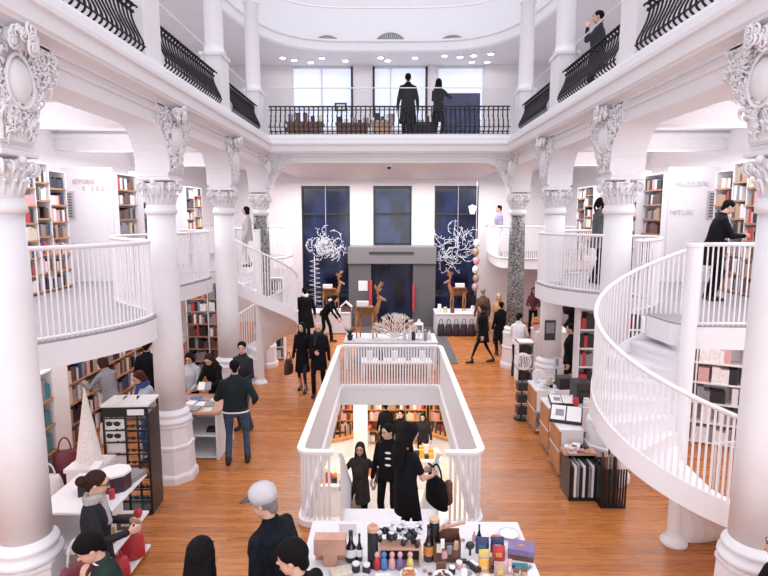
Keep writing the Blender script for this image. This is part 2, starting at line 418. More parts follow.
# upper floor slabs and lower ceilings
for sx, nm in ((-1, 'left'), (1, 'right')):
    b = MB(); b.box((sx*(XI+SIDE)/2+sx*.1, 9.9, 5.95), (SIDE-XI-.2+.0, 22.8, .39)); struct('ceiling_%s_aisle' % nm, b, WHITE2)
    for k, y in enumerate([8.45, 11.6, 14.95]):
        b = MB(); b.box((sx*(SIDE+XO)/2, y, 5.57), (SIDE-XO, .34, .36)); b.box((sx*(SIDE+XO)/2, y-.2, 5.66), (SIDE-XO, .07, .08))
        struct('trim_%s_beam' % nm, b, WHITE)
b = MB(); b.bx(-3.3, 3.3, 15.17, YW, ZC, ZU-.001); struct('ceiling_entrance', b, WHITE2)
# level-two ceiling with the big oval opening, level three parapet and its walls
def sup(a, bb, cy, n=96, e=4.0):
    out = []
    for i in range(n):
        t = 2*PI*i/n; c, s_ = math.cos(t), math.sin(t)
        out.append((a*math.copysign(abs(c)**(2/e), c), cy+bb*math.copysign(abs(s_)**(2/e), s_)))
    return out
oval = [p for p in sup(4.75, 10.7, 9.0, 128)]
outer = [(p[0]/4.75*SIDE, 9.95+(p[1]-9)/10.7*11.45) for p in oval]
outer = [(max(-SIDE, min(SIDE, x*1.35)), max(-1.5, min(YW, 9.95+(y-9.95)*1.35))) for x, y in outer]
def ring(inner, outer_, z0, z1):
    b = MB(); n = len(inner)
    b.add([(x, y, z0) for x, y in inner]+[(x, y, z0) for x, y in outer_], [(i, (i+1) % n, n+(i+1) % n, n+i) for i in range(n)])
    b.add([(x, y, z1) for x, y in inner]+[(x, y, z1) for x, y in outer_], [(i, n+i, n+(i+1) % n, (i+1) % n) for i in range(n)])
    b.add([(x, y, z0) for x, y in inner]+[(x, y, z1) for x, y in inner], [(i, n+i, n+(i+1) % n, (i+1) % n) for i in range(n)])
    return b
struct('ceiling_upper', ring(oval, outer, 9.55, 9.85), WHITE2)
pr = [(0, 9.50), (.10, 9.50), (.13, 9.56), (.13, 9.80), (.17, 9.84), (.17, 9.90), (0, 9.90)]
struct('trim_oval_ring', MB().sweep(pr, oval, True), WHITE, smooth=False)
t = empty('parapet', (0, 19.6, 9.88), 0, 'clear glass parapet with a thin white rail curving above the oval ceiling opening', 'railing')
P = [V((x, y, 10.95)) for x, y in oval]
wb(MB().tube(P, .028, 8, True), 'handrail', RAILW, t, smooth=True)
b = MB(); n = len(oval); b.add([(x*1.01, y, 9.9) for x, y in oval]+[(x*1.01, y, 10.93) for x, y in oval], [(i, (i+1) % n, n+(i+1) % n, n+i) for i in range(n)])
wb(b, 'glass_panel', glass_mat('parapet_glass', (0.9, 0.9, 0.93), 0.86, 0.1), t)
b = MB(); b.bx(-9, 9, 24.0, 24.3, 9.6, 17); b.bx(-9, -8.7, -2, 24, 9.85, 17); b.bx(8.7, 9, -2, 24, 9.85, 17); struct('wall_upper_far', b, WHITE)
b = MB(); b.bx(-9, 9, YW, 24.1, 9.6, 9.85); struct('floor_upper_gallery', b, WHITE2)
for x in (-2.55, .05, 2.6):
    t = empty('lunette_window', (x, 23.98, 10.75), 0, {-2.55: 'left low arched window with dark grille above the upper gallery', .05: 'central arched window with dark fanned grille above the upper gallery', 2.6: 'right low arched window with dark grille above the upper gallery'}[x], 'window', 'arched lunette windows at the top')
    zc = 10.72 if x == .05 else 10.62; R0 = .74
    P = [(x+R0*math.cos(a*PI/24), 23.96, zc+R0*math.sin(a*PI/24)) for a in range(25)]
    wb(MB().tube(P, .03, 6), 'arch_frame', mat('arch_frame_grey', (.25,.24,.26), .6), t)  # arch tubes in one even grey, darker than the wall
    P2 = [(x+(R0-.22)*math.cos(a*PI/24), 23.96, zc+(R0-.22)*math.sin(a*PI/24)) for a in range(25)]
    wb(MB().tube(P2, .02, 6), 'arch_frame', mat('arch_frame_grey', (.25,.24,.26), .6), t)
    g = MB()
    for a in range(1, 24): c, s_ = math.cos(a*PI/24), math.sin(a*PI/24); g.tube([(x+(R0-.21)*c, 23.95, zc+(R0-.21)*s_), (x+(R0-.03)*c, 23.95, zc+(R0-.03)*s_)], .022, 5)
    wb(g, 'grille', DGREY, t)

# mezzanine slabs (wavy edges)
LEDGE = [(-6.7, 4.4), (-5.6, 4.55), (-4.5, 4.95), (-3.78, 5.75), (-3.32, 6.45), (-3.12, 7.1), (-3.25, 7.65), (-4.05, 8.45), (-4.45, 9.1), (-4.4, 9.8), (-4.1, 10.4), (-3.92, 11.2), (-3.88, 12.2), (-4.3, 12.9), (-4.9, 13.3)]
LE2 = [(-4.9, 13.3), (-4.4, 12.9)]
REDGE = [(6.7, 6.75), (5.4, 6.75), (4.72, 6.9)]
REDGE2 = [(3.25, 7.72), (3.75, 8.1), (4.1, 8.6), (4.25, 9.1), (3.95, 9.5), (3.5, 9.85), (3.1, 10.4), (2.98, 11.0), (3.05, 11.6), (3.5, 12.3), (4.2, 12.9), (5.2, 13.3), (6.7, 13.4)]
def mezz(poly, nm):
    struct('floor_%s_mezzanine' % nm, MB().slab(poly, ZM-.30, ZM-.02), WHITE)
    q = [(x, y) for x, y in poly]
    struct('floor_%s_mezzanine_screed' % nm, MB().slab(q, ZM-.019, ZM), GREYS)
Lc = [(p.x, p.y) for p in catmull([(x, y, 0) for x, y in LEDGE], 6)]
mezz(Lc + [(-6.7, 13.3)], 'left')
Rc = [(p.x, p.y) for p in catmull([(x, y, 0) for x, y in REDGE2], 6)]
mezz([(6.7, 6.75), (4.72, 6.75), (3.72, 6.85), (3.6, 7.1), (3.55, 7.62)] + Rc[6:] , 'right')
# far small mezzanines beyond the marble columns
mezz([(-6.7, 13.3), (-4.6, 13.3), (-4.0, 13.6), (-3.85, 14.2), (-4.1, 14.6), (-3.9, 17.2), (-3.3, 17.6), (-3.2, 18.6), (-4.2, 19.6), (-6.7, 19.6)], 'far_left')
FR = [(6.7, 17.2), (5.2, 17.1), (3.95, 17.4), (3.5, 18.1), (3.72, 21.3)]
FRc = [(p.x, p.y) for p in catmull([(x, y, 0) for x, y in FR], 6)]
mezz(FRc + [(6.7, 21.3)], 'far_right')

def bal_rail(label, pts, z=ZM, h=1.0, sp=.062, r=.0105, group=None, limit=100, name='balcony_railing'):
    P3 = [V((x, y, z)) for x, y in pts]; c = P3[len(P3)//2]
    t = empty(name, (c.x, c.y, z), 0, label, 'railing', group)
    wb(MB().tube([p+V((0,0,h)) for p in P3], .026, 8), 'top_rail', RAILW, t, smooth=True)
    wb(MB().tube([p+V((0,0,.03)) for p in P3], .018, 6), 'bottom_rail', RAILW, t, smooth=True)
    Q = resample(P3, sp); bb = MB().cyl((0, 0, 0), r, h, 6)
    wmany(t, 'baluster', bb, RAILW, [(tuple(q), 0, 1) for q in Q[1:-1]], limit=limit)
    return t
def inset(pts, d):
    out = []
    for i, p in enumerate(pts):
        a = V(pts[max(0, i-1)]); b_ = V(pts[min(len(pts)-1, i+1)]); t_ = (b_-a).normalized(); out.append((p[0]-t_.y*d, p[1]+t_.x*d))
    return out
bal_rail('long wavy white balcony railing along the left mezzanine', inset(Lc[6:], .05))
bal_rail('white railing around the curved right mezzanine lobe beside the second column', inset(Rc[2:], -.05))
bal_rail('straight white mezzanine railing between the spiral stair post and the near right column', [(3.74, 6.82), (4.72, 6.80), (5.6, 6.80), (6.65, 6.8)])
bal_rail('small white balcony railing high behind the right marble column', inset(FRc, .05), limit=60)
bal_rail('small white balcony railing behind the left spiral stair', [(-3.95, 14.3), (-4.05, 14.9), (-3.85, 17.2), (-3.3, 17.65), (-3.25, 18.6), (-4.2, 19.5), (-6.6, 19.5)], limit=60)

# ------------------------------------------------------------------ columns
def volute(b, c, rz, r=.075, n=20, th=.02, turns=1.8):
    P = []; R = []
    for i in range(n+1):
        t = i/n; a = -PI/2 + t*turns*2*PI; rr = r*(1-t*.85)
        P.append(V((c[0]+math.cos(rz)*(rr*math.cos(a)), c[1]+math.sin(rz)*(rr*math.cos(a)), c[2]+rr*math.sin(a)))); R.append(th*(1-.5*t))
    b.tube(P, R, 6); b.ell(c, (.03, .03, .03), 8, 6)
def column(x, y, label, marble=False, high=None):
    t = empty('column', (x, y, 0), 0, label, 'column', 'cast columns carrying the arcades')
    b = MB(); a0 = PI/8
    b.lathe([(.37, 0), (.37, .10), (.355, .13), (.335, .15), (.32, .52), (.335, .54), (.335, .58), (.31, .60), (.30, .86), (.315, .88), (.315, .92)], (0,0,0), 8, a0)
    b.build('pedestal', WHITE, t)
    b = MB(); b.lathe([(.29, .92), (.305, .945), (.30, .98), (.265, 1.0), (.26, 1.03), (.278, 1.055), (.27, 1.085), (.24, 1.10), (.228, 1.14)], (0,0,0), 32)
    b.build('column_base', WHITE, t, smooth=True)
    b = MB(); b.lathe([(.224, 1.13), (.22, 2.2), (.208, 3.4), (.198, 4.14 if not marble else 4.10)], (0,0,0), 32)
    b.build('shaft', MARBLE if marble else WHITE, t, smooth=True)
    b = MB()
    if marble: pass
    b.lathe([(.2, 4.11), (.228, 4.13), (.228, 4.19), (.208, 4.21), (.208, 4.25)], (0,0,0), 32)
    b.lathe([(.2, 4.22), (.2, 4.34), (.21, 4.44), (.25, 4.56)], (0,0,0), 32)
    for k in range(18):     # acanthus leaves round the bell
        a = 2*PI*k/18; u = V((math.cos(a), math.sin(a), 0))
        P = [u*.2+V((0,0,4.27)), u*.212+V((0,0,4.34)), u*.23+V((0,0,4.39)), u*.258+V((0,0,4.40)), u*.262+V((0,0,4.38))]
        b.tube(P, [.010, .019, .021, .016, .006], 6)
        a += PI/18; u = V((math.cos(a), math.sin(a), 0))
        P = [u*.2+V((0,0,4.36)), u*.22+V((0,0,4.44)), u*.245+V((0,0,4.485)), u*.272+V((0,0,4.49)), u*.276+V((0,0,4.47))]
        b.tube(P, [.009, .016, .017, .013, .005], 6)
    for k in range(4):
        a = PI/4+PI/2*k; volute(b, (.285*math.cos(a), .285*math.sin(a), 4.51), a, .072, th=.015)
        for s in (-1, 1): volute(b, (.265*math.cos(a+s*.25), .265*math.sin(a+s*.25), 4.51), a+s*.5, .06, th=.013)
    for k in range(4): a = PI/2*k; b.ell((.25*math.cos(a), .25*math.sin(a), 4.57), (.04, .04, .04), 8, 6)
    b.build('capital', WHITE, t, smooth=True)
    b = MB(); b.box((0,0,4.625), (.50, .50, .05)); b.box((0,0,4.675), (.44, .44, .05)); b.build('abacus', WHITE, t, bevel=.012)
    return t
LABC = ['nearest tall white column on the left, beside the bun-haired woman', 'second white column on the left, behind the black glasses rack', 'third white column on the left, behind the man in jeans', 'left far column with a dark speckled marble shaft']
LABD = ['nearest tall white column on the right, in front of the spiral stair', 'second white column on the right, rising behind the spiral stair', 'third white column on the right, with a dark notice on it', 'right far column with a dark speckled marble shaft']
for i, y in enumerate(YL): column(-CX, y, LABC[i], i == 3); column(CX, y, LABD[i], i == 3)

# carved cartouches between the arches
def cartouche(sx, y, label, seed):
    rnd = random.Random(seed)
    t = empty('cartouche', (sx*XI, y, 4.75), 0, label, 'carving', 'carved cartouches above the capitals')
    L = t.location
    def hw(z): # half width of the funnel at z
        q = max(0, min(1, (z-4.72)/.62)); return .17 + .42*q**2.2
    X = lambda d: sx*(XI-d)
    b = MB(); A = []; 
    zs = [4.72+.9*i/18 for i in range(19)]
    poly = [(-hw(z)*.96, z) for z in zs] + [(hw(z)*.96, z) for z in zs[::-1]]
    b.prism(poly, lambda p: (X(-.01), y+p[0], p[1]), lambda p: (X(.03), y+p[0], p[1])); wb(b, 'back_plate', WHITE, t)
    b = MB(); b.ell((X(.05), y, 5.22), (.07, .15, .185), 20, 14); wb(b, 'oval_boss', WHITE, t, smooth=True)
    b = MB(); P = [(X(.07), y+.175*math.cos(a*PI/16)*(1-.12*math.sin(a*PI/16)), 5.22+.22*math.sin(a*PI/16)) for a in range(32)]; b.tube(P, .017, 8, True)
    wb(b, 'oval_frame', WHITE, t, smooth=True)
    b = MB()
    b.ell((X(.05), y, 5.56), (.09, .15, .10), 14, 10)
    for k in range(26):
        yy = rnd.uniform(-.2, .2); zz = 5.52+rnd.uniform(-.06, .12)*(1-abs(yy)*2); sg = rnd.choice((-1, 1)); r0 = rnd.uniform(.035, .07); a0 = rnd.uniform(0, 6); P = []
        dd = .10+.10*(1-abs(yy)/.2)
        for i in range(14): q = i/13; r = r0*(1-q*.8); a = a0+sg*q*3.2*PI; P.append((X(dd+.02*q), y+yy+r*math.cos(a), zz+r*math.sin(a)))
        b.tube(P, [.014*(1-.4*i/13) for i in range(14)], 5)
    wb(b, 'crest_scroll', WHITE, t, smooth=True)
    b = MB()
    for k in range(360):     # foliage
        z = 4.76 + .80*rnd.random()**.8; w = hw(z)
        yy = rnd.uniform(-w, w)*.95
        if (yy/.15)**2 + ((z-5.24)/.21)**2 < 1: continue
        d = .022 + rnd.random()*.03; a = rnd.uniform(-1, 1) + (0 if yy == 0 else math.copysign(.9, yy)); l = .03+rnd.random()*.045
        P = []
        for i in range(7): q = i/6; aa = PI/2 - a*q*1.8; P.append((X(d+.025*math.sin(q*PI)), y+yy+l*q*math.cos(aa)*1.3, z+l*q*math.sin(aa)*1.3))
        b.tube(P, [.004, .010, .014, .014, .011, .008, .004], 5)
    for k in range(30):
        s = rnd.choice((-1, 1)); z = rnd.uniform(4.85, 5.5); w = hw(z)*.8; c = (X(.05), y+s*w*rnd.uniform(.5, .95), z)
        if (( c[1]-y)/.15)**2 + ((z-5.24)/.21)**2 < 1: continue
        P = []
        for i in range(14): q = i/13; aa = q*3.2*PI*s; r = .055*(1-.8*q); P.append((c[0]-sx*.02*q, c[1]+r*math.cos(aa), c[2]+r*math.sin(aa)))
        b.tube(P, [.010*(1-.4*i/13) for i in range(14)], 5)
    wb(b, 'foliage', WHITE, t, smooth=True)
    return t
nmL = ['nearest left column', 'second left column', 'third left column']
nmR = ['nearest right column', 'second right column', 'third right column']
for i in range(3):
    cartouche(-1, YL[i], 'white carved cartouche with an oval boss above the '+nmL[i], i); cartouche(1, YL[i], 'white carved cartouche with an oval boss above the '+nmR[i], 10+i)
def corner_carving(sx, label, seed):
    rnd = random.Random(seed); t = tag(empty('trim_corner_carving', (sx*3.2, 14.7, 4.8)), kind='structure'); b = MB()
    for k in range(200):
        z = rnd.uniform(4.8, 5.58); q = max(0, (z-4.7)/.74); w = .1 + .75*(1-math.sqrt(max(0, 1-min(1, q)**2)))
        side = rnd.random() < .5; u = rnd.random()*w
        p = (sx*(3.18-u-.0), 14.71, z) if side else (sx*3.16, 14.72-u, z)
        a = rnd.uniform(0, 2*PI); l = .05+.05*rnd.random()
        d = V((1, 0, 0)) if side else V((0, 1, 0)); out = V((0, -1, 0)) if side else V((-sx, 0, 0))
        P = [V(p)+d*(l*i/5*math.cos(a+i*.35))+V((0,0,l*i/5*math.sin(a+i*.35)))+out*.04*math.sin(i/5*PI) for i in range(6)]
        b.tube(P, [.006, .012, .016, .016, .012, .005], 5)
    wb(b, 'foliage', WHITE, t, smooth=True)
    b = MB(); b.ell((sx*3.12, 14.66, 5.3), (.1, .1, .2), 12, 8); wb(b, 'oval_boss', WHITE, t, smooth=True)
corner_carving(-1, 'carved foliage bracket above the left marble column', 31); corner_carving(1, 'carved foliage bracket above the right marble column', 32)

# ------------------------------------------------------------------ upper level: pedestals, round columns, wrought balustrades
for sx, sd in ((-1, 'left'), (1, 'right')):
    for i, y in enumerate([1.8]+YL):
        if i == 0: continue
        t = empty('upper_column', (sx*(CX+.10), [0, 4.88, 8.18, 11.7, 14.95][i], ZU), 0, 'plain round white column of the upper gallery on a square pedestal, above the ' + (LABC if sx < 0 else LABD)[i-1].split(',')[0].replace('tall ', ''), 'column', 'round columns of the upper gallery')
        b = MB(); b.box((0,0,.53), (.40, .56, 1.06)); b.box((0,0,.06), (.44, .60, .12)); b.box((0,0,1.09), (.46, .62, .07)); b.build('pedestal', WHITE, t, bevel=.012)
        b = MB(); b.lathe([(.23, 1.12), (.24, 1.16), (.2, 1.2), (.185, 1.3), (.175, 3.2 if i < 9 else 0), (.2, 3.24), (.22, 3.28)], (0,0,0), 24); b.build('shaft', WHITE, t, smooth=True)
def iron_baluster():
    b = MB(); w = .012
    P = catmull([(0, .02, .11), (0, -.10, .13), (0, -.17, .20), (0, -.17, .30), (0, -.11, .46), (0, -.055, .62), (0, -.03, .76), (0, -.03, .80)], 4)
    b.tube(P, w*1.25, 5)
    P = [(0, -.02+.045*math.cos(a)-.045, .84+.045*math.sin(a)) for a in [PI*(-.5+1.5*i/9) for i in range(10)]]; b.tube(P, w*1.4, 5)  # top curl
    P = [(0, -.045+.06*math.cos(a), .07+.055*math.sin(a)) for a in [PI*(.35+1.3*i/10) for i in range(11)]]; b.tube(P, w*1.5, 5)      # bottom C
    return b
IB = iron_baluster()
# twisted infill in the middle band (thin diagonal scroll bar)
IB2 = MB(); IB2.tube(catmull([(.02, -.16, .22), (-.02, -.165, .30), (.02, -.11, .45), (-.02, -.06, .6), (.02, -.03, .74)], 4), .0065, 4)
for i in range(len(IB2.v)): pass
IB.add(IB2.v, IB2.f)
IB.v = [(x, y*1.0, z*.80) for x, y, z in IB.v]
def balustrade(p0, p1, rz, label):
    # p0->p1 along local +x, bulging toward local -y
    p0 = V((*p0, ZU)); L = (V((*p1, ZU))-p0).length
    t = empty('wrought_balustrade', p0, rz, label, 'railing', 'black wrought iron balustrades of the upper gallery')
    b = MB(); b.box((L/2, -.02, .02), (L, .16, .04)); b.build('plinth_bar', WHITE if False else mat('grey_plinth', (.30,.28,.29), .6), t)
    for nm, y, z, d in (('lower_rail', -.03, .10, (L, .03, .022)), ('upper_rail', -.035, .635, (L, .03, .022)), ('middle_rail', -.175, .19, (L, .016, .02)), ('top_rail', -.045, .72, (L, .045, .025))):
        b = MB(); b.box((L/2, y, z), d); b.build(nm, IRON, t)
    n = int(L/.12); tr = []
    for k in range(n): tr.append(((L*(k+.5)/n, 0, 0), 0, 1))
    many(t, 'baluster', IB, IRON, tr, smooth=True)
    # plain steel handrail above
    h = empty('handrail', p0+V((0, 0, 0)), rz, label.replace('black wrought iron balustrade', 'thin white guard rail with glass').replace(' below the standing couple',''), 'handrail', 'thin guard rails of the upper gallery')
    b = MB(); yb = .14; b.tube([(0.02, yb, .0), (.02, yb, 1.22), (L-.02, yb, 1.22), (L-.02, yb, 0)], .015, 6); b.build('rail', RAILW, h, smooth=True)
    b = MB(); b.box((L/2, yb, .62), (L-.08, .008, 1.14)); b.build('glass_panel', CLEAR, h)
    return t
ysp = [1.8]+YL
for i in range(4):
    a, c = [(2.1, 7.85), (2.1, 7.85), (8.5, 11.32), (12.08, 14.62)][i]
    if i == 0: a, c = 2.1, 4.55
    if i == 1: a, c = 5.2, 7.85
    wl = ['nearest', 'second', 'third', 'farthest'][i]
    balustrade((-3.45, a), (-3.45, c), PI/2, 'black wrought iron balustrade, %s bay on the left side' % wl) if False else balustrade((-3.45, a), (-3.45, c), PI/2, 'black wrought iron balustrade, %s bay on the left side' % wl)
    balustrade((3.45, c), (3.45, a), -PI/2, 'black wrought iron balustrade, %s bay on the right side' % wl)
balustrade((-3.1, 14.9), (3.1, 14.9), 0, 'black wrought iron balustrade across the far side below the standing couple')
# ------------------------------------------------------------------ the stairwell railing
def rrect(x0, x1, y0, y1, r, open_front):
    pts = []
    def arc(cx, cy, a0, a1): return [(cx+r*math.cos(a0+(a1-a0)*k/6), cy+r*math.sin(a0+(a1-a0)*k/6)) for k in range(7)]
    gx0, gx1 = open_front
    pts += [(gx0, y0)] + arc(x0+r, y0+r, -PI/2, -PI) + arc(x0+r, y1-r, PI, PI/2) + arc(x1-r, y1-r, PI/2, 0) + arc(x1-r, y0+r, 0, -PI/2) + [(gx1, y0)]
    return pts
WP = rrect(WX0, WX1, WY0, WY1, .14, (-.72, .74))
t = empty('stairwell_railing', (0, 10, 0), 0, 'long white railing wrapping three sides of the open stairwell in the middle', 'railing')
wb(MB().sweep([(-.045, 1.0), (.045, 1.0), (.05, 1.02), (.05, 1.05), (-.05, 1.05), (-.05, 1.02)], WP), 'top_rail', RAILW, t)
wb(MB().sweep([(-.05, 0), (.05, 0), (.05, .08), (-.05, .08)], WP), 'curb', RAILW, t)
Q = resample([V((x, y, 0)) for x, y in WP], .066)
wmany(t, 'baluster', MB().box((0,0,.50), (.014, .034, 1.0)), RAILW, [((q.x, q.y, .02), (0 if abs(q.x-.02) > 1.1 else PI/2), 1) for q in Q[1:-1]])
# white lining of the opening
b = MB(); c = .02
b.bx(WX0, WX0+.02, WY0, WY1, -.42, -.001); b.bx(WX1-.02, WX1, WY0, WY1, -.42, -.001); b.bx(WX0, WX1, WY1-.02, WY1, -.42, -.001); struct('trim_well', b, WHITE)
# stair: landing, steps, and its own sloping sides
YS0 = 7.42
t = empty('staircase', (0, 7.0, -.05), 0, 'straight white staircase going down to the basement inside the railed opening', 'stairs')
b = MB(); b.bx(-.62, .64, 6.98, YS0, -.15, 0); wb(b, 'landing', WHITE, t)
YS0 = 7.42
NS = 17; RISE = 3.2/NS; RUN = .245
for i in range(1, NS):
    b = MB(); b.bx(-.62, .64, YS0+(i-1)*RUN-.02, YS0+i*RUN, -i*RISE-.045, -i*RISE); b.bx(-.62, .64, YS0+(i-1)*RUN-.02, YS0+(i-1)*RUN, -i*RISE-.045, -(i-1)*RISE-.045); wb(b, 'step', WHITE, t)
for sx, x in ((-1, -.64), (1, .66)):
    y1 = YS0+NS*RUN; 
    b = MB(); b.prism([(7.0, 0), (YS0, 0), (y1, -3.2), (y1, -3.45), (YS0-.1, -.3), (7.0, -.3)], lambda p: (x-.015, p[0], p[1]), lambda p: (x+.015, p[0], p[1])); wb(b, 'stringer', WHITE, t)
    P = [(x, 7.0, 1.02), (x, 7.15, 1.02), (x, y1-.1, -2.25)]
    P = [(x, 6.98, 1.02), (x, 7.30, .80), (x, y1, -2.35)]
    b = MB(); b.tube(P, .03, 8); wb(b, 'handrail', RAILW, t, smooth=True)
    n = 50; tr = []
    for k in range(n):
        y = 7.05+(y1-7.1)*k/n; zt = 1.02-(y-6.98)*.69 if y < 7.30 else .80-(y-7.30)*(3.15/(y1-7.30)); zb = 0 if y < YS0 else -(y-YS0)/ (y1-YS0)*3.2
        tr.append(((x, y, zb-.02), 0, max(.05, zt-zb)))
    wmany(t, 'baluster', MB().box((0,0,.5), (.012, .03, 1.0)), RAILW, tr)

# ------------------------------------------------------------------ spiral stairs
def spiral(c, R, th0, z0, total, k, label, r0=.085, solid=False, ntr=15):
    t = empty('spiral_staircase', (c[0], c[1], 0), 0, label, 'stairs')
    z = lambda a: z0 - k*(a-th0)
    P = lambda a, r, dz: (r*math.cos(a), r*math.sin(a), max(.005, z(a)+dz))
    th1 = th0+total; N = 90; A = [th0+(th1-th0)*i/N for i in range(N+1)]
    b = MB(); b.lathe([(r0*1.9, 0), (r0*1.9, .03), (r0*1.15, .1), (r0, .16), (r0, 3.72), (r0*1.1, 3.73), (r0*1.1, 3.77)], (0,0,0), 20); b.build('newel_post', RAILW, t, smooth=False)
    b = MB(); n = len(A)
    inn = [P(a, R-.018, .04) for a in A]; out = [P(a, R+.018, .04) for a in A]; inb = [P(a, R-.018, -.24) for a in A]; outb = [P(a, R+.018, -.24) for a in A]
    b.strip(inn, out); b.strip(out, outb); b.strip(inb, inn); b.strip(outb, inb); b.build('stringer', RAILW, t, smooth=False)
    b = MB(); b.tube([P(a, R, .98) for a in A], .027, 8); b.build('handrail', RAILW, t, smooth=True)
    # soffit: smooth helicoid skin
    b = MB(); M = 8
    for j in range(M):
        ra = r0 + (R-.02-r0)*j/M; rb = r0 + (R-.02-r0)*(j+1)/M
        da = -.24 - (.22*(1-j/M)**1.5); db = -.24 - (.22*(1-(j+1)/M)**1.5)
        b.strip([P(a, ra, da) for a in A], [P(a, rb, db) for a in A])
    b.build('soffit', WHITE, t, smooth=True)
    da = (th1-th0)/ntr
    for i in range(ntr):
        a0 = th0+da*i; zz = z(a0+da)+.02
        if zz < .06: continue
        poly = [(r0*.9*math.cos(a0), r0*.9*math.sin(a0))]+[((R-.02)*math.cos(a0+da*1.08*q/5), (R-.02)*math.sin(a0+da*1.08*q/5)) for q in range(6)]+[(r0*.9*math.cos(a0+da*1.08), r0*.9*math.sin(a0+da*1.08))]
        b = MB(); b.slab(poly, zz-.045, zz)
        s0 = (math.cos(a0), math.sin(a0)); b.prism([(r0, zz), (R-.02, zz), (R-.02, zz+k*da-.045), (r0, zz+k*da-.045)], lambda p: (p[0]*s0[0], p[0]*s0[1], p[1]), lambda p: (p[0]*s0[0]+.015*s0[1], p[0]*s0[1]-.015*s0[0], p[1]))
        b.build('tread', WHITE, t)
    nb = int(R*(th1-th0)/.062); tr = []
    for i in range(1, nb): a = th0+(th1-th0)*i/nb; p = P(a, R, .02); tr.append(((p[0], p[1], p[2]), a, .96))
    many(t, 'baluster', MB().box((0,0,.5), (.012, .022, 1.0)), RAILW, tr)
    return t
spiral((3.6, 6.64), 1.05, 1.0, 2.72, 6.0, .449, 'large white spiral staircase in front on the right side')
spiral((-3.15, 13.35), .92, math.radians(235), 2.72, 5.9, .46, 'smaller white spiral staircase far left beside the marble column')
# base drum hiding the start of the big flight
# ------------------------------------------------------------------ ceiling spotlights
spots = [(-3.7, 20.3), (-3.35, 20.6), (-2.35, 20.35), (-2.8, 20.9), (-1.55, 20.7), (-.3, 20.3), (-.05, 20.7), (.9, 20.35), (1.9, 20.1), (2.45, 20.25), (2.9, 20.1), (3.45, 19.9), (3.5, 20.9), (2.95, 20.9), (-5.4, 17.5), (-5.3, 14.5), (-5.5, 11.8), (-5.3, 9.6), (-5.5, 8), (5.4, 17.5), (5.3, 14.5), (5.5, 11.8), (5.3, 9.6), (5.5, 8), (-5.9, 13), (5.9, 13)]
def spot(z, x, y, lab, grp, first=[None]):
    if first[0] is None:
        t = empty('ceiling_spotlight', (x, y, z), 0, lab, 'light', grp)
        MB().lathe([(.12, -.03), (.12, 0)], (0,0,0), 20).build('housing', WHITE, t); MB().cyl((0,0,-.036), .095, .006, 16).build('diffuser', LAMP, t); first[0] = t
    else: dup(first[0], (x, y, z), 0, lab, grp)
for x, y in spots: spot(9.55, x, y, 'round white spotlight glowing in the upper gallery ceiling', 'spotlights in the upper gallery ceiling')
for sx in (-1, 1):
    for y in (6.6, 7.4, 9.6, 10.4, 12.6, 13.6): spot(5.74, sx*4.9, y, 'small white downlight glowing in the ceiling of the %s mezzanine' % ('left' if sx < 0 else 'right'), 'downlights over the mezzanines')

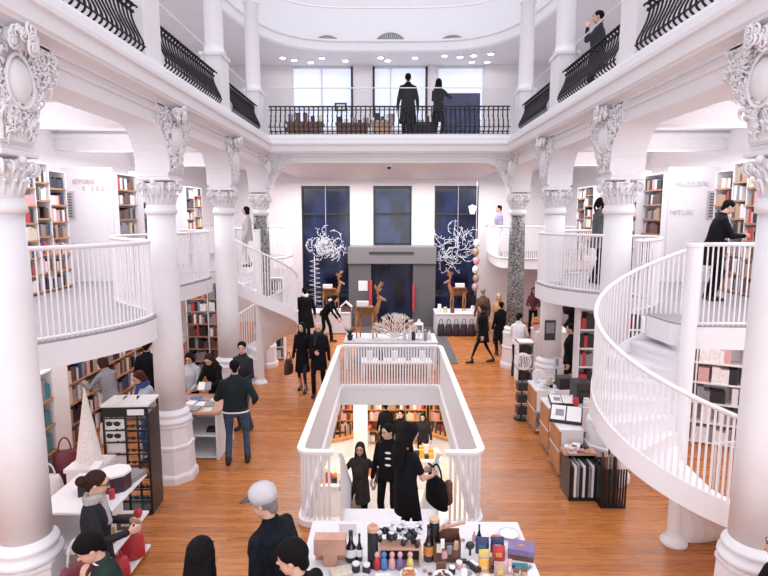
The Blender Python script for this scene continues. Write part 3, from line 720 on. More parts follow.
# ------------------------------------------------------------------ books and bookcases
SPINE = {}
def book_proto(color):
    if color not in SPINE:
        b = MB(); b.m = 0; b.bx(-.5, .5, 0, 1, 0, 1); b.m = 1; b.bx(-.42, .42, .03, 1.004, .96, 1.004)
        SPINE[color] = b
    return SPINE[color]
BOOKM = {}
NB = [0]
def book(loc, rz, th, d, h, color, label, group, tilt=0):
    NB[0] += 1
    if color not in BOOKM:
        o = book_proto(color).build('book', [PCOL[color], PAPER]); BOOKM[color] = o.data
    else: o = bpy.data.objects.new('book', BOOKM[color]); COL.objects.link(o)
    o.location = loc; o.rotation_euler = (0, tilt, rz) if not tilt else (0, tilt, rz); o.scale = (th, d, h); tag(o, label, 'book', group); return o
def bookcase(x, y, rz, w, d, z0, h, nsh, label, fill='things', wood=WOODS, grp=None, colors=None, dens=.8, back=WHITE, seed=0, where='', side=WHITE, thmin=.025, thmax=.05, bays=1, offs=0):
    """front faces local -y; origin at the middle of the back edge"""
    rnd = random.Random(seed); t = empty('bookcase', (x, y, z0), rz, label, 'bookcase', grp)
    for k in range(bays+1):
        xx = -w/2 + w*k/bays; b = MB(); b.box((xx, -d/2, h/2), (.025, d, h)); b.build('side_panel', side, t)
    b = MB(); b.box((0, -.01, h/2), (w-.02, .02, h)); b.build('back_panel', back, t)
    cols = colors or ['white', 'grey', 'brown', 'black', 'white', 'tan', 'cream', 'black', 'pink', 'brown', 'white', 'black', 'navy', 'red', 'grey', 'brown']
    st = MB(); st_c = []
    Rz = Matrix.Rotation(rz, 4, 'Z')
    stuff = {}
    for j in range(bays):
        x0 = -w/2+w*j/bays+.02; x1 = -w/2+w*(j+1)/bays-.02
        for i in range(nsh):
            z = .06 + (h-.08)*i/nsh + (offs*(j % 2) if i else 0); b = MB(); b.box(((x0+x1)/2, -d/2-.012, z-.015), (x1-x0+.012, d+.0, .03)); b.build('shelf', wood, t)
            gap = (h-.08)/nsh-.04; cx = x0+.01
            while cx < x1-.05:
                if rnd.random() > dens: cx += rnd.uniform(.04, .14); continue
                run = rnd.choice(cols)
                for q in range(rnd.randint(1, 4)):
                    th = rnd.uniform(thmin, thmax); hh = min(gap-.01, rnd.uniform(.6, .95)*gap); dd = rnd.uniform(.55, .85)*d
                    if cx+th > x1-.01: break
                    c_ = run if rnd.random() < .6 else rnd.choice(cols)
                    loc = Rz @ V((cx+th/2, -d+.01, z)) + V((x, y, z0))
                    if fill == 'things': book(loc, rz, th-.002, dd, hh, c_, '%s book on the %s shelf up %s' % (c_, ['lowest', 'second', 'third', 'fourth', 'fifth', 'sixth', 'seventh'][i], where.replace('standing in', 'in')), 'books %s' % where)
                    else: stuff.setdefault(c_, MB()).add([Rz @ V((px*(th-.002)+cx+th/2, -d+.01+py*dd, z+pz*hh)) + V((x, y, z0)) for px, py, pz in [(-.5,0,0),(.5,0,0),(.5,1,0),(-.5,1,0),(-.5,0,1),(.5,0,1),(.5,1,1),(-.5,1,1)]], [(0,3,2,1),(4,5,6,7),(0,1,5,4),(2,3,7,6),(0,4,7,3),(1,2,6,5)])
                    cx += th
    b = MB(); b.box((0, -d/2, h-.012), (w, d, .025)); b.build('top_panel', side, t)
    if stuff:
        M = MB(); ms = []
        for i, (c_, mb) in enumerate(sorted(stuff.items())): M.m = i; M.add(mb.v, mb.f); ms.append(PCOL[c_])
        o = M.build('book_row', ms); tag(o, 'many thin books and goods packed '+where, 'books', kind='stuff')
    return t
# side panels with wall lettering (mirrored pair)
def text(parent, s, size, loc, rz, m, ext=.006):
    cu = bpy.data.curves.new('lettering', 'FONT'); cu.body = s; cu.size = size; cu.extrude = ext; cu.align_x = 'CENTER'
    o = bpy.data.objects.new('tmp', cu); COL.objects.link(o); dg = bpy.context.evaluated_depsgraph_get()
    me = bpy.data.meshes.new_from_object(o.evaluated_get(dg)); bpy.data.objects.remove(o)
    me.materials.clear(); me.materials.append(m)
    q = bpy.data.objects.new('lettering', me); COL.objects.link(q); q.parent = parent; q.location = loc; q.rotation_euler = (PI/2, 0, rz); return q
for sx, sd in ((-1, 'left'), (1, 'right')):
    t = empty('wall_%s_pier' % sd, (sx*6.1, 11.9, ZM)); tag(t, kind='structure')
    b = MB(); b.box((0, -.46, 1.15), (1.0, .08, 2.3)); b.build('pier_block', WHITE2, t)
    b = MB(); b.box((sx*.36, -.515, 1.55), (.20, .02, .56)); b.build('vent_frame', mat('vent_grey', (.50,.48,.50), .5), t)
    b = MB()
    for k in range(9): b.box((sx*.36, -.53, 1.33+.055*k), (.12, .012, .03))
    b.build('vent_grille', mat('vent_dark', (.16,.15,.16), .5), t)
    LM = mat('wall_lettering', (.60, .47, .45), .7) if sx < 0 else mat('pale_wall_lettering', (.66,.62,.66), .7)
    if sx < 0: text(t, 'ISTORIE', .13, (-.04, -.52, 1.98), 0, LM); text(t, '0   1 2 3', .13, (.14, -.52, 1.84), 0, LM)
    else: text(t, 'FILOZOFIE', .14, (-.05, -.52, 1.93), 0, LM); text(t, 'MITURI', .15, (-.24, -.52, 1.36), 0, LM)
BCL = 'standing in the %s bookcase on the %s mezzanine'
k = 0
for sx, sd in ((-1, 'left'), (1, 'right')):
    rz = PI/2 if sx < 0 else -PI/2      # front faces the atrium
    def bc(xf, ya, yb, z0, h, nsh, nm, fill, off, **kw):
        global k; k += 1; d = .28
        bookcase(sx*(xf+d), (ya+yb)/2, rz, yb-ya, d, z0, h, nsh, '%s bookcase on the %s mezzanine, %s' % (nm[0], sd, nm[1]), fill, seed=k*3+(sx > 0), where=BCL % (nm[2], sd), **kw)
    WP_ = WOODO if sx < 0 else WOODS
    bc(5.95, 9.1, 9.5, ZM, 2.12, 7, ('white slim', 'nearest the front column', 'nearest'), 'things', 0, wood=WP_, dens=.75, thmin=.05, thmax=.09)
    bc(5.98, 9.52, 9.95, ZM, 2.25, 7, ('white slim', 'in the middle of three before the lettered pier', 'middle slim'), 'things', 0, wood=WP_, dens=.75, thmin=.05, thmax=.09)
    bc(6.0, 9.97, 10.5, ZM, 2.15, 7, ('white slim', 'touching the lettered pier', 'last slim'), 'things', 0, wood=WP_, dens=.7, thmin=.05, thmax=.09)
    bc(5.5, 11.46, 12.3, ZM, 2.2, 7, ('tall', 'just beyond the lettered pier', 'tall'), 'things', 0, dens=.8, thmin=.07, thmax=.12)
    bc(5.4, 12.4, 13.12, ZM, 2.3, 7, ('wide', 'between the second and third columns', 'wide'), 'stuff', 0, dens=.85, thmin=.07, thmax=.12)
    bc(5.6, 15.6, 16.9, ZM, 2.15, 7, ('far', 'beyond the third column', 'far'), 'stuff', 0, dens=.85, bays=2, offs=.08, thmin=.07, thmax=.12)
# ground floor side cases
bookcase(-5.9, 12.0, PI/2, 5.2, .32, 0, 2.3, 6, 'long ground floor bookcase under the left mezzanine', 'stuff', seed=91, where='on the long case under the left mezzanine', bays=4, dens=.8, thmin=.05, thmax=.12, wood=WOODO)
bookcase(5.55, 13.2, -PI/2, 3.2, .32, 0, 2.35, 7, 'ground floor bookcase under the right mezzanine beyond the spiral stair', 'stuff', seed=92, where='on the case under the right mezzanine', bays=4, dens=.85, thmin=.05, thmax=.1)
bookcase(-4.6, 14.3, 0, 1.1, .3, 0, 2.35, 7, 'dark filled bookcase behind the reading customers on the left', 'stuff', seed=93, where='on the case behind the reading customers', bays=2, dens=.97, colors=['black', 'brown', 'grey', 'white', 'black', 'brown', 'red', 'grey'], thmin=.05, thmax=.1)
bookcase(-3.4, 15.9, 0, .8, .3, 0, 2.35, 7, 'white case of stationery seen through the left spiral stair', 'stuff', seed=94, where='on the white case behind the left spiral stair', bays=2, dens=.9, colors=['black', 'grey', 'white', 'white', 'grey'], thmin=.05, thmax=.1, wood=WHITE)
bookcase(-5.5, 7.9, PI/2, .9, .3, 0, 1.75, 4, 'white magazine case beside the nearest left column', 'stuff', seed=95, where='on the magazine case near the left column', dens=.85, colors=['teal', 'black', 'white', 'grey', 'brown'], thmin=.1, thmax=.2, wood=WOODO)
bookcase(5.65, 10.1, -.45, 1.4, .35, 0, 1.9, 5, 'white display case of small goods below the right mezzanine', 'stuff', seed=96, where='on the white case below the right mezzanine', bays=2, dens=.75, colors=['black', 'grey', 'white', 'white', 'grey', 'white', 'pink'], thmin=.06, thmax=.2, wood=WHITE)
bookcase(4.3, 11.0, 0, 1.2, .3, 0, 2.3, 6, 'case of dark goods seen between the treads of the right spiral stair', 'stuff', seed=97, where='on the case behind the right spiral stair', bays=3, dens=.9, colors=['black', 'grey', 'white', 'black', 'red'], thmin=.05, thmax=.1, wood=WHITE)
# basement cases
for i, x in enumerate((-4.0, -1.9, .2, 2.3, 4.4)):
    bookcase(x, 17.6, 0, 2.0, .35, -3.2, 2.6, 7, ['basement bookcase at the left end of the rear row', 'basement bookcase second from left in the rear row', 'basement bookcase in the middle of the rear row', 'basement bookcase second from right in the rear row', 'basement bookcase at the right end of the rear row'][i], 'stuff', seed=60+i, bays=3, wood=WOODO, side=WOODO, back=WOODO, dens=.8, where='in the basement rear row, case %s' % ['one', 'two', 'three', 'four', 'five'][i], thmin=.05, thmax=.12, colors=['red', 'black', 'cream', 'brown', 'tan', 'white', 'brown', 'amber', 'black', 'pink'])
# ------------------------------------------------------------------ furniture and goods
_P = math.radians(7.4); _Y = math.atan(5/560)
def at(u, v, z):
    # the point of the horizontal plane at height z that lies along a viewing direction of the camera
    a = (u-384)/560; b_ = (v-288)/560; y = math.cos(_P)-b_*math.sin(_P); zz = -math.sin(_P)-b_*math.cos(_P); x = a
    x, y = x*math.cos(_Y)-y*math.sin(_Y), x*math.sin(_Y)+y*math.cos(_Y); t = (z-4.1)/zz; return V((x*t, y*t, z))
def one(mb, name, m, loc, label, cat, rz=0, group=None, **k):
    o = mb.build(name, m, None, loc=loc, **k); o.rotation_euler = (0, 0, rz); return tag(o, label, cat, group)
def bottle(loc, h, r, label, m=GLASSB, capm=None, labm=None, group=None, neck=.3, name='bottle', cat='bottle'):
    t = empty(name, loc, 0, label, cat, group); b = MB()
    b.lathe([(r*.9, 0), (r, .01), (r, h*(1-neck)*.85), (r*.75, h*(1-neck)), (r*.36, h*(1-neck*.6)), (r*.32, h*.93)], (0,0,0), 16); b.build('glass_body', m, t, smooth=True)
    MB().lathe([(r*.36, h*.92), (r*.36, h)], (0,0,0), 12).build('stopper', capm or BLACKP, t)
    if labm: MB().lathe([(r*1.012, h*.18), (r*1.012, h*.45)], (0,0,0), 16, cap=False).build('paper_label', labm, t)
    return t
def jar(loc, h, r, label, m, capm, group=None):
    t = empty('jar', loc, 0, label, 'jar', group)
    MB().lathe([(r*.92, 0), (r, h*.08), (r, h*.72), (r*.85, h*.8)], (0,0,0), 16).build('jar_body', m, t, smooth=True); MB().lathe([(r*.9, h*.78), (r*.92, h*.98), (r*.8, h)], (0,0,0), 16).build('lid', capm, t); return t
def bowl(loc, r, h, label, m=WHITEC, fill=None, name='bowl', group=None):
    t = empty(name, loc, 0, label, 'bowl', group)
    MB().lathe([(r*.5, 0), (r*.85, h*.4), (r, h), (r*.93, h), (r*.75, h*.45), (.001, h*.25)], (0,0,0), 20, cap=False).build('bowl_body', m, t, smooth=True)
    if fill:
        b = MB(); rnd = random.Random(int(r*1e4))
        for k in range(22): a = rnd.uniform(0, 6.28); q = r*.75*math.sqrt(rnd.random()); b.ell((q*math.cos(a), q*math.sin(a), h*.7+rnd.random()*.03), (r*.17, r*.14, r*.13), 6, 4)
        tag(b.build('sweets', fill, t), kind='stuff')
    return t
def bag(loc, w, d, h, label, m, rz=0, group=None, hm=None, name='bag', sag=.1):
    t = empty(name, loc, rz, label, 'bag', group); b = MB()
    b.loft([((0,0,0), (w*.45,0,0), (0,d*.45,0)), ((0,0,h*.05), (w*.52,0,0), (0,d*.55,0)), ((0,0,h*.5), (w*.52,0,0), (0,d*.5,0)), ((0,0,h*.9), (w*.46,0,0), (0,d*.25,0)), ((0,0,h), (w*.42,0,0), (0,d*.15,0))], 14); b.build('bag_body', m, t, smooth=True)
    b = MB(); b.tube([(w*.25*math.cos(PI*i/10), 0, h*.97+h*.45*math.sin(PI*i/10)) for i in range(11)], .012, 6); b.build('handle', hm or m, t, smooth=True); return t
# --- near table
t = empty('display_table', (.3, 5.0, 0), 0, 'white cloth-covered goods table at the bottom in front of the stairwell', 'table')
b = MB(); b.bx(-1.13, 1.10, -.85, .72, .76, .80); b.build('tabletop', WHITEC, t, bevel=.01)
b = MB(); b.bx(-1.10, 1.07, -.82, -.81, .02, .76); b.bx(-1.10, 1.07, .68, .69, .02, .76); b.bx(-1.10, -1.09, -.82, .69, .02, .76); b.bx(1.06, 1.07, -.82, .69, .02, .76); b.build('cloth_skirt', WHITEC, t)
for x in (-1.03, 1.0):
    for y in (-.75, .62): MB().bx(x-.025, x+.025, y-.025, y+.025, 0, .76).build('leg', STEEL, t)
ZT = .80
p = at(330, 566, ZT)
t = empty('wooden_display_stand', p, 0, 'pale pink wooden stand with a T shaped front at the left of the near table', 'stand')
MB().bx(-.15, .15, -.01, .12, .23, .27).build('top_board', WOODP, t); b = MB(); b.bx(-.15, .15, -.02, 0, .12, .25); b.build('front_board', WOODP, t); MB().bx(-.06, .07, -.015, .015, 0, .12).build('post', WOODP, t)
b = MB(); b.bx(-.15, .15, .09, .12, 0, .23); b.build('back_board', WOODP, t)
bottle(at(351, 560, ZT), .30, .058, 'round bellied dark glass bottle beside the pink wooden stand', labm=PAPER, neck=.55)
bottle(at(359.5, 560, ZT), .27, .032, 'slim dark bottle between the bellied bottle and the black tube', neck=.5, labm=PAPER)
p = at(373, 566, ZT); t = empty('gift_tube', p, 0, 'tall black gift tube with a cork coloured lid', 'tube'); MB().cyl((0,0,0), .052, .37, 20).build('tube_body', BLACKP, t, smooth=False); MB().lathe([(.054, .36), (.054, .40), (.025, .405), (.02, .43)], (0,0,0), 20).build('lid', WOODP, t)
p = at(434, 556, ZT); t = empty('gift_tube', p, 0, 'tall black gift tube with a gold lid behind the champagne bottle', 'tube'); MB().cyl((0,0,0), .05, .37, 20).build('tube_body', BLACKP, t); MB().cyl((0,0,.365), .052, .03, 20).build('lid', mat('gold_lid', (.6,.42,.25), .4, .3), t)
bottle(at(428.5, 560, ZT), .36, .05, 'dark champagne bottle with a gold label on the near table', labm=PCOL['amber'], capm=mat('dark_foil', (.05,.03,.03), .4, .6), neck=.5)
one(MB().bx(-.09, .09, -.008, .008, 0, .13), 'framed_sketch', PAPER, at(348, 535, ZT), 'small framed grey sketch propped at the back of the near table', 'picture')
# crate with figures and a heap of wrapped sweets on it
p = at(400, 566, ZT); t = empty('crate', p, 0, 'pale wooden crate stand holding coloured figurines', 'crate')
MB().bx(-.2, .2, -.02, .12, .17, .20).build('top_board', WOODP, t); MB().bx(-.2, -.18, -.02, .12, 0, .17).build('side_board', WOODP, t); MB().bx(.18, .2, -.02, .12, 0, .17).build('side_board', WOODP, t); MB().bx(-.2, .2, .1, .12, 0, .17).build('back_board', DARKW, t)
t0 = empty('sweet_bouquet', p+V((0, .06, .20)), 0, 'heap of black wrapped sweets with silver paper ruffles on the wooden crate', 'sweets'); b = MB(); b2 = MB(); rnd = random.Random(3)
for k in range(26): x, y, z = rnd.uniform(-.21, .21), rnd.uniform(-.10, .10), rnd.uniform(.02, .12); b.ell((x, y, z), (.026, .026, .04), 7, 5)
for k in range(20): x, y, z = rnd.uniform(-.21, .21), rnd.uniform(-.10, .12), rnd.uniform(.06, .17); b2.lathe([(.006, 0), (.032, .03), (.02, .034)], (x, y, z), 7)
tag(b.build('wrapped_sweets', BLACKP, t0), kind='stuff'); tag(b2.build('paper_ruffles', mat('silver_paper', (.62,.62,.66), .4, .2), t0), kind='stuff')
for i, (u, c) in enumerate(((377, 'red'), (384, 'blue'), (392, 'pink'), (400, 'purple'), (410, 'yellow'))):
    q = at(u, 569, ZT); t = empty('figurine', q, 0, {'red': 'dark red', 'blue': 'bright blue', 'pink': 'pink', 'purple': 'violet', 'yellow': 'yellow green'}[c]+' wrapped bottle figurine standing in front of the wooden crate', 'figurine')
    MB().lathe([(.03, 0), (.036, .04), (.03, .09), (.016, .12)], (0,0,0), 10).build('figure_body', PCOL[c], t, smooth=True); MB().ell((0,0,.145), (.026, .024, .03)).build('figure_head', PCOL['pink'] if i != 1 else PCOL['blue'], t, smooth=True)
one(MB().bx(-.095, .095, -.07, .07, 0, .05), 'notebook_box', PCOL['cream'], at(341, 575, ZT), 'tan metal cornered notebook box lying beside the pink stand', 'box', rz=.35, bevel=.008)
jar(at(356, 571, ZT), .085, .038, 'left of two small jars with white caps at the near table', DGREY, PAPER); jar(at(366.5, 572, ZT), .085, .038, 'right of two small jars with white caps, before the black tube', DGREY, PAPER)
bowl(at(362, 588, ZT), .085, .09, 'plain pale grey bowl at the bottom edge of the near table', LGREY)
t = empty('soap_dish', at(383, 583, ZT), 0, 'white square dish with a black bar at the bottom edge', 'dish'); MB().lathe([(.07, 0), (.10, .05), (.09, .05), (.06, .01)], (0,0,0), 4, PI/4).build('dish_body', PAPER, t); MB().bx(-.035, .035, -.02, .02, .012, .045).build('black_bar', BLACKP, t)
bowl(at(409, 580, ZT), .085, .07, 'white bowl heaped with amber red sweets', PAPER, PCOL['amber'])
bowl(at(443, 583, ZT), .09, .075, 'white bowl holding a dark chocolate box', PAPER, PCOL['brown'])
one(MB().bx(-.045, .045, -.012, .012, 0, .12), 'chocolate_box', PCOL['brown'], at(441, 574, ZT), 'dark upright chocolate box standing in the white bowl group', 'box', rz=.2)
t = empty('hamper_box', at(447, 562, ZT), 0, 'brown open hamper box filled with packets right of the champagne bottle', 'box')
b = MB(); b.bx(-.13, .13, -.01, 0, 0, .2); b.bx(-.13, .13, .14, .15, 0, .26); b.bx(-.13, -.12, 0, .14, 0, .22); b.bx(.12, .13, 0, .14, 0, .22); b.build('box_body', PCOL['brown'], t)
for i, (x, z, c) in enumerate(((-.08, .16, 'cream'), (-.03, .1, 'pink'), (.02, .15, 'grey'), (.07, .12, 'brown'), (.08, .2, 'tan'), (-.05, .22, 'white'))): MB().box((x, -.03-.004*i, z), (.05, .035, .07), .3*i).build('packet', PCOL[c], t)
one(MB().box((0,0,.012), (.24, .03, .02)), 'wooden_spatula', WOODP, at(456, 552, ZT)+V((-.02,.02,.262)), 'pale wooden spatula lying on top of the brown hamper', 'spatula', rz=.4)
one(MB().box((0,0,.012), (.2, .03, .02)), 'wooden_spoon', WOODP, at(447, 560, ZT)+V((-.02,.13,.262)), 'pale wooden spoon leaning at the back of the hamper', 'spoon', rz=.9)
for i, (u, v, h, c, lab) in enumerate(((441, 536, .11, 'black', 'small black bottle at the back edge left of a clear one'), (446, 534, .12, 'grey', 'small grey capped bottle at the back edge behind the hamper'), (474, 541, .10, 'pink', 'small red capped pot beside the slim black bottle'))): bottle(at(u, v, ZT), h, .02, lab, m=PCOL[c])
bottle(at(479, 541, ZT), .18, .026, 'slim black bottle at the back right of the near table', neck=.6)
t = empty('hand_mirror', at(470, 555, ZT), 0, 'grey disc on a short dark stem between hamper and blue bags', 'ornament'); MB().ell((0,0,.10), (.045, .02, .045)).build('disc', DGREY, t, smooth=True); MB().cyl((0,0,0), .012, .07).build('stem', DGREY, t)
one(MB().box((0,0,.025), (.07, .15, .05)), 'black_box', BLACKP, at(474, 569, ZT), 'small glossy black box with white print lying on the near table', 'box', rz=.6, bevel=.006)
one(MB().box((0,0,.003), (.03, .10, .006)), 'white_tag', PAPER, at(474, 568, ZT)+V((0,0,.05)), 'white tag lying on the small glossy black box', 'tag', rz=.6)
for i, (u, v, w, h, c, lab) in enumerate(((482, 553, .13, .17, 'navy', 'dark blue gift bag at the back of the row of bags'), (497, 552, .13, .16, 'navy', 'second dark blue gift bag, right of the first'), (484, 562, .11, .13, 'yellow', 'cream and yellow packet before the left blue bag'), (498.5, 560, .12, .15, 'red', 'red packet before the right blue bag'), (484, 571, .10, .12, 'orange', 'orange packet at the front of the bags'), (491.5, 572, .05, .15, 'brown', 'narrow brown box beside the orange packet'), (500, 577, .10, .14, 'tan', 'tan bag with a yellow flower print'), (509, 574, .05, .15, 'pink', 'pink striped stick packet at the right of the tan bag'))):
    t = empty('packet', at(u, v, ZT), .1*(i % 3-1), lab, 'packet'); b = MB(); b.loft([((0,0,0), (w*.5,0,0), (0,.025,0)), ((0,0,h*.5), (w*.52,0,0), (0,.03,0)), ((0,0,h*.85), (w*.48,0,0), (0,.012,0)), ((0,0,h), (w*.5,0,0), (0,.004,0))], 10); b.build('packet_body', PCOL[c], t)
    MB().box((0, -.028, h*.45), (w*.5, .006, h*.28)).build('printed_panel', PCOL[['teal', 'cream', 'white', 'orange', 'cream', 'black', 'yellow', 'white'][i]], t)
t = empty('gift_box', at(521, 556, ZT), -.25, 'dark purple gift box with an orange emblem at the right end', 'box'); MB().box((0,0,.055), (.24, .17, .11)).build('box_body', PCOL['brown'], t); MB().box((0,0,.085), (.25, .18, .055)).build('lid', PCOL['purple'], t); MB().box((0,0,.1135), (.05, .03, .002)).build('emblem', PCOL['amber'], t)
one(MB().box((0,0,.006), (.17, .09, .012)), 'teal_card', PCOL['teal'], at(519, 567, ZT), 'pale teal card box lying in front of the purple gift box', 'card', rz=-.1)
one(MB().lathe([(.001,.02), (.06,.018), (.10, .03), (.105,.035), (.06,.005), (.001,0)][::-1], (0,0,0), 24, cap=False), 'plate', PAPER, at(509, 536, ZT), 'white plate at the back right corner of the near table', 'plate', smooth=True)
one(MB().ell((0,0,.035), (.05, .03, .035)), 'croissant', PCOL['amber'], at(495, 541, ZT), 'orange brown pastry shape at the back of the bags', 'pastry', smooth=True)
for i, (u, v) in enumerate(((516, 577), (524, 576))): jar(at(u, v, ZT), .075, .032, ['left', 'right'][i]+' of two brown glazed pots at the lower right corner', PCOL['tan'], PCOL['brown'])
for i, (u, v, c, lab) in enumerate(((452, 573, 'black', 'small black pot with a pink top before the hamper'), (459, 568, 'pink', 'pink glass pot at the hamper corner'), (464, 577, 'white', 'clear white pot before the pink one'), (486, 583, 'brown', 'brown tin at the bottom edge of the near table'), (505, 585, 'navy', 'navy and gold tin at the bottom edge'))): jar(at(u, v, ZT), .07, .032, lab, PCOL[c], PAPER)
for i, (u, v) in enumerate(((463, 562), (468, 575), (458, 580))): one(MB().box((0,0,.01), (.07, .05, .02)), 'wrapped_sweet', PCOL[['black', 'grey', 'white'][i]], at(u, v, ZT), ['black', 'grey', 'white'][i]+' wrapped sweet lying loose on the near table', 'sweet', rz=i)

# --- left gondola, cube, paper tree, rack
t = empty('display_shelf', (-3.33, 6.0, 0), 0, 'white three tier display shelf beside the bun-haired woman', 'shelf')
for z, y0 in ((.08, -.42), (.52, -.45), (1.0, -.5)): MB().bx(-.42, .40, y0, .42, z-.03, z).build('shelf_board', WHITE, t, bevel=.006)
MB().bx(-.40, -.37, -.42, .40, .0, .97).build('side_board', WHITE, t); MB().bx(.08, .11, -.2, .36, .05, .97).build('divider_board', WHITE, t)
t = empty('display_cube', (-3.78, 6.72, 0), 0, 'white cube table behind the three tier shelf', 'table'); MB().bx(-.22, .22, -.22, .22, .95, 1.0).build('top_board', WHITE, t); MB().bx(-.2, .2, -.2, .2, 0, .95).build('cube_body', WHITE, t)
t = empty('paper_tree', (-3.78, 6.70, 1.0), 0, 'tall slim white paper cone tree on the white cube', 'ornament'); b = MB(); b.lathe([(.17, 0), (.15, .05), (.09, .45), (.005, .98)], (0,0,0), 16); b.build('cone', mat('speckled_paper', (.78,.72,.68), .8, var=.12, scale=40), t, smooth=False); MB().cyl((0,0,0), .19, .015).build('base', WHITE, t)
t = empty('open_display_book', (-3.12, 5.62, 1.0), -.15, 'black upright display book with white lettering on the three tier shelf', 'book'); MB().box((0,0,.13), (.20, .035, .26)).build('cover', BLACKP, t); MB().box((0,-.019,.14), (.05, .003, .03)).build('white_mark', PAPER, t); MB().box((0,-.019,.04), (.13, .003, .02)).build('white_mark', PAPER, t)
t = empty('hat_box', (-3.13, 6.05, 1.0), .2, 'dark maroon eight sided box with a white lid', 'box'); MB().lathe([(.17, 0), (.17, .19)], (0,0,0), 8).build('box_body', mat('dark_maroon', (.05,.02,.035), .4), t); MB().lathe([(.178, .185), (.178, .21)], (0,0,0), 8).build('lid', PAPER, t)
jar((-3.05, 5.80, 1.0), .11, .03, 'small red glass jar between the black book and the maroon box', PCOL['red'], PCOL['red'])
one(MB().box((0,0,.03), (.20, .26, .06)), 'magazine_stack', PCOL['grey'], (-3.05, 6.28, 1.0), 'small stack of grey blue magazines at the far end of the shelf', 'magazines', rz=-.2)
one(MB().box((0,0,.06), (.16, .22, .12)), 'black_card_box', BLACKP, (-3.42, 5.95, 1.0), 'black box standing behind the bun-haired woman\'s display book', 'box', rz=.5)
one(MB().box((0,0,.09), (.10, .24, .18)), 'white_card_box', PAPER, (-3.45, 6.25, 1.0), 'white narrow box at the rear of the three tier shelf', 'box', rz=.2)
for i, (x, y, c, lab) in enumerate(((-3.10, 5.72, 'tan', 'gold framed small picture book on the middle tier'), (-3.02, 6.0, 'brown', 'dark brown picture book on the middle tier'))):
    t = empty('picture_book', (x, y, .52), .1, lab, 'book'); MB().box((0,0,.09), (.19, .03, .18)).build('cover', PCOL[c], t); MB().box((0,-.017,.09), (.09, .003, .09)).build('cover_picture', PCOL['cream'], t)
one(MB().ell((0,0,.06), (.05, .05, .06)), 'red_ornament', PCOL['red'], (-2.99, 6.25, .52), 'round red ornament at the end of the middle tier', 'ornament', smooth=True)
one(MB().box((0,0,.01), (.16, .22, .02)), 'green_booklet', PCOL['teal'], (-3.0, 5.42, .52), 'dark teal booklet lying flat on the middle tier', 'book', rz=.6)
bag((-3.05, 5.75, .08), .32, .2, .26, 'large red paper bag on the bottom tier', PCOL['red'], .2); bag((-3.04, 6.15, .08), .28, .18, .30, 'second red paper bag at the far end of the bottom tier', PCOL['red'], .3)
one(MB().loft([((0,0,0), (.12,0,0), (0,.09,0)), ((0,0,.08), (.13,0,0), (0,.1,0)), ((0,0,.12), (.08,0,0), (0,.06,0))], 12), 'pink_parcel', PCOL['pink'], (-3.02, 5.45, .08), 'soft pink parcel in front of the red bags', 'parcel', smooth=True)
# sunglasses rack
t = empty('sunglasses_rack', (-3.56, 7.42, 0), .06, 'tall black wire rack of sunglasses and white panels', 'rack')
b = MB(); b.box((0,0,.04), (.60, .42, .08)); b.build('base', BLACKP, t)
for x in (-.29, 0, .29):
    for y in (-.2, .2): MB().box((x, y, .80), (.025, .025, 1.5)).build('upright', BLACKP, t)
for y in (-.2, .2):
    for z in [.2+.17*k for k in range(8)]: MB().box((0, y, z), (.58, .015, .018)).build('crossbar', BLACKP, t)
MB().box((0,0,1.565), (.62, .44, .03)).build('top_tray', PAPER, t); MB().box((0, -.215, 1.48), (.58, .02, .13)).build('header_panel', BLACKP, t); MB().box((.3, 0, .75), (.012, .40, 1.4)).build('side_panel', BLACKP, t); MB().box((.15,-.228,1.48), (.22,.006,.08)).build('header_sign', PAPER, t)
for k in range(7): MB().box((-.145, -.18, .285+.17*k), (.25, .01, .13)).build('white_card', PAPER, t)
gl = MB()
for s_ in (-1, 1): gl.ell((s_*.033, 0, 0), (.03, .008, .022), 10, 6); gl.tube([(s_*.062, 0, .008), (s_*.066, .11, .008)], .003, 4)
gl.tube([(-.01,0,.01), (.01,0,.01)], .004, 4)
gp = None
for k in range(7):
    for j in range(3):
        loc = V((-3.56, 7.42, 0)) + V((.07+.085*j, -.225, .27+.17*k)); 
        if gp is None: gp = one(gl, 'sunglasses', BLACKP, loc, 'dark sunglasses hanging on the right half of the black rack', 'sunglasses', group='sunglasses on the black rack')
        else: o = gp.copy(); COL.objects.link(o); o.location = loc
        o = None
for k in (6, 5): o = gp.copy(); COL.objects.link(o); o.location = V((-3.72, 7.22, .29+.17*k)); o.scale = (1.6, 1, 1.6); o['label'] = 'larger pair of sunglasses on the white cards of the rack, %s row' % ('top' if k == 6 else 'second'); 
for i in range(3): one(MB().box((0,0,.004), (.2, .27, .008)), 'leaflet', PAPER, (-3.75+.18*i, 7.42+.03*i, 1.58+.0), ['left', 'middle', 'right'][i]+' white leaflet lying on top of the sunglasses rack', 'leaflet', rz=.2*i)
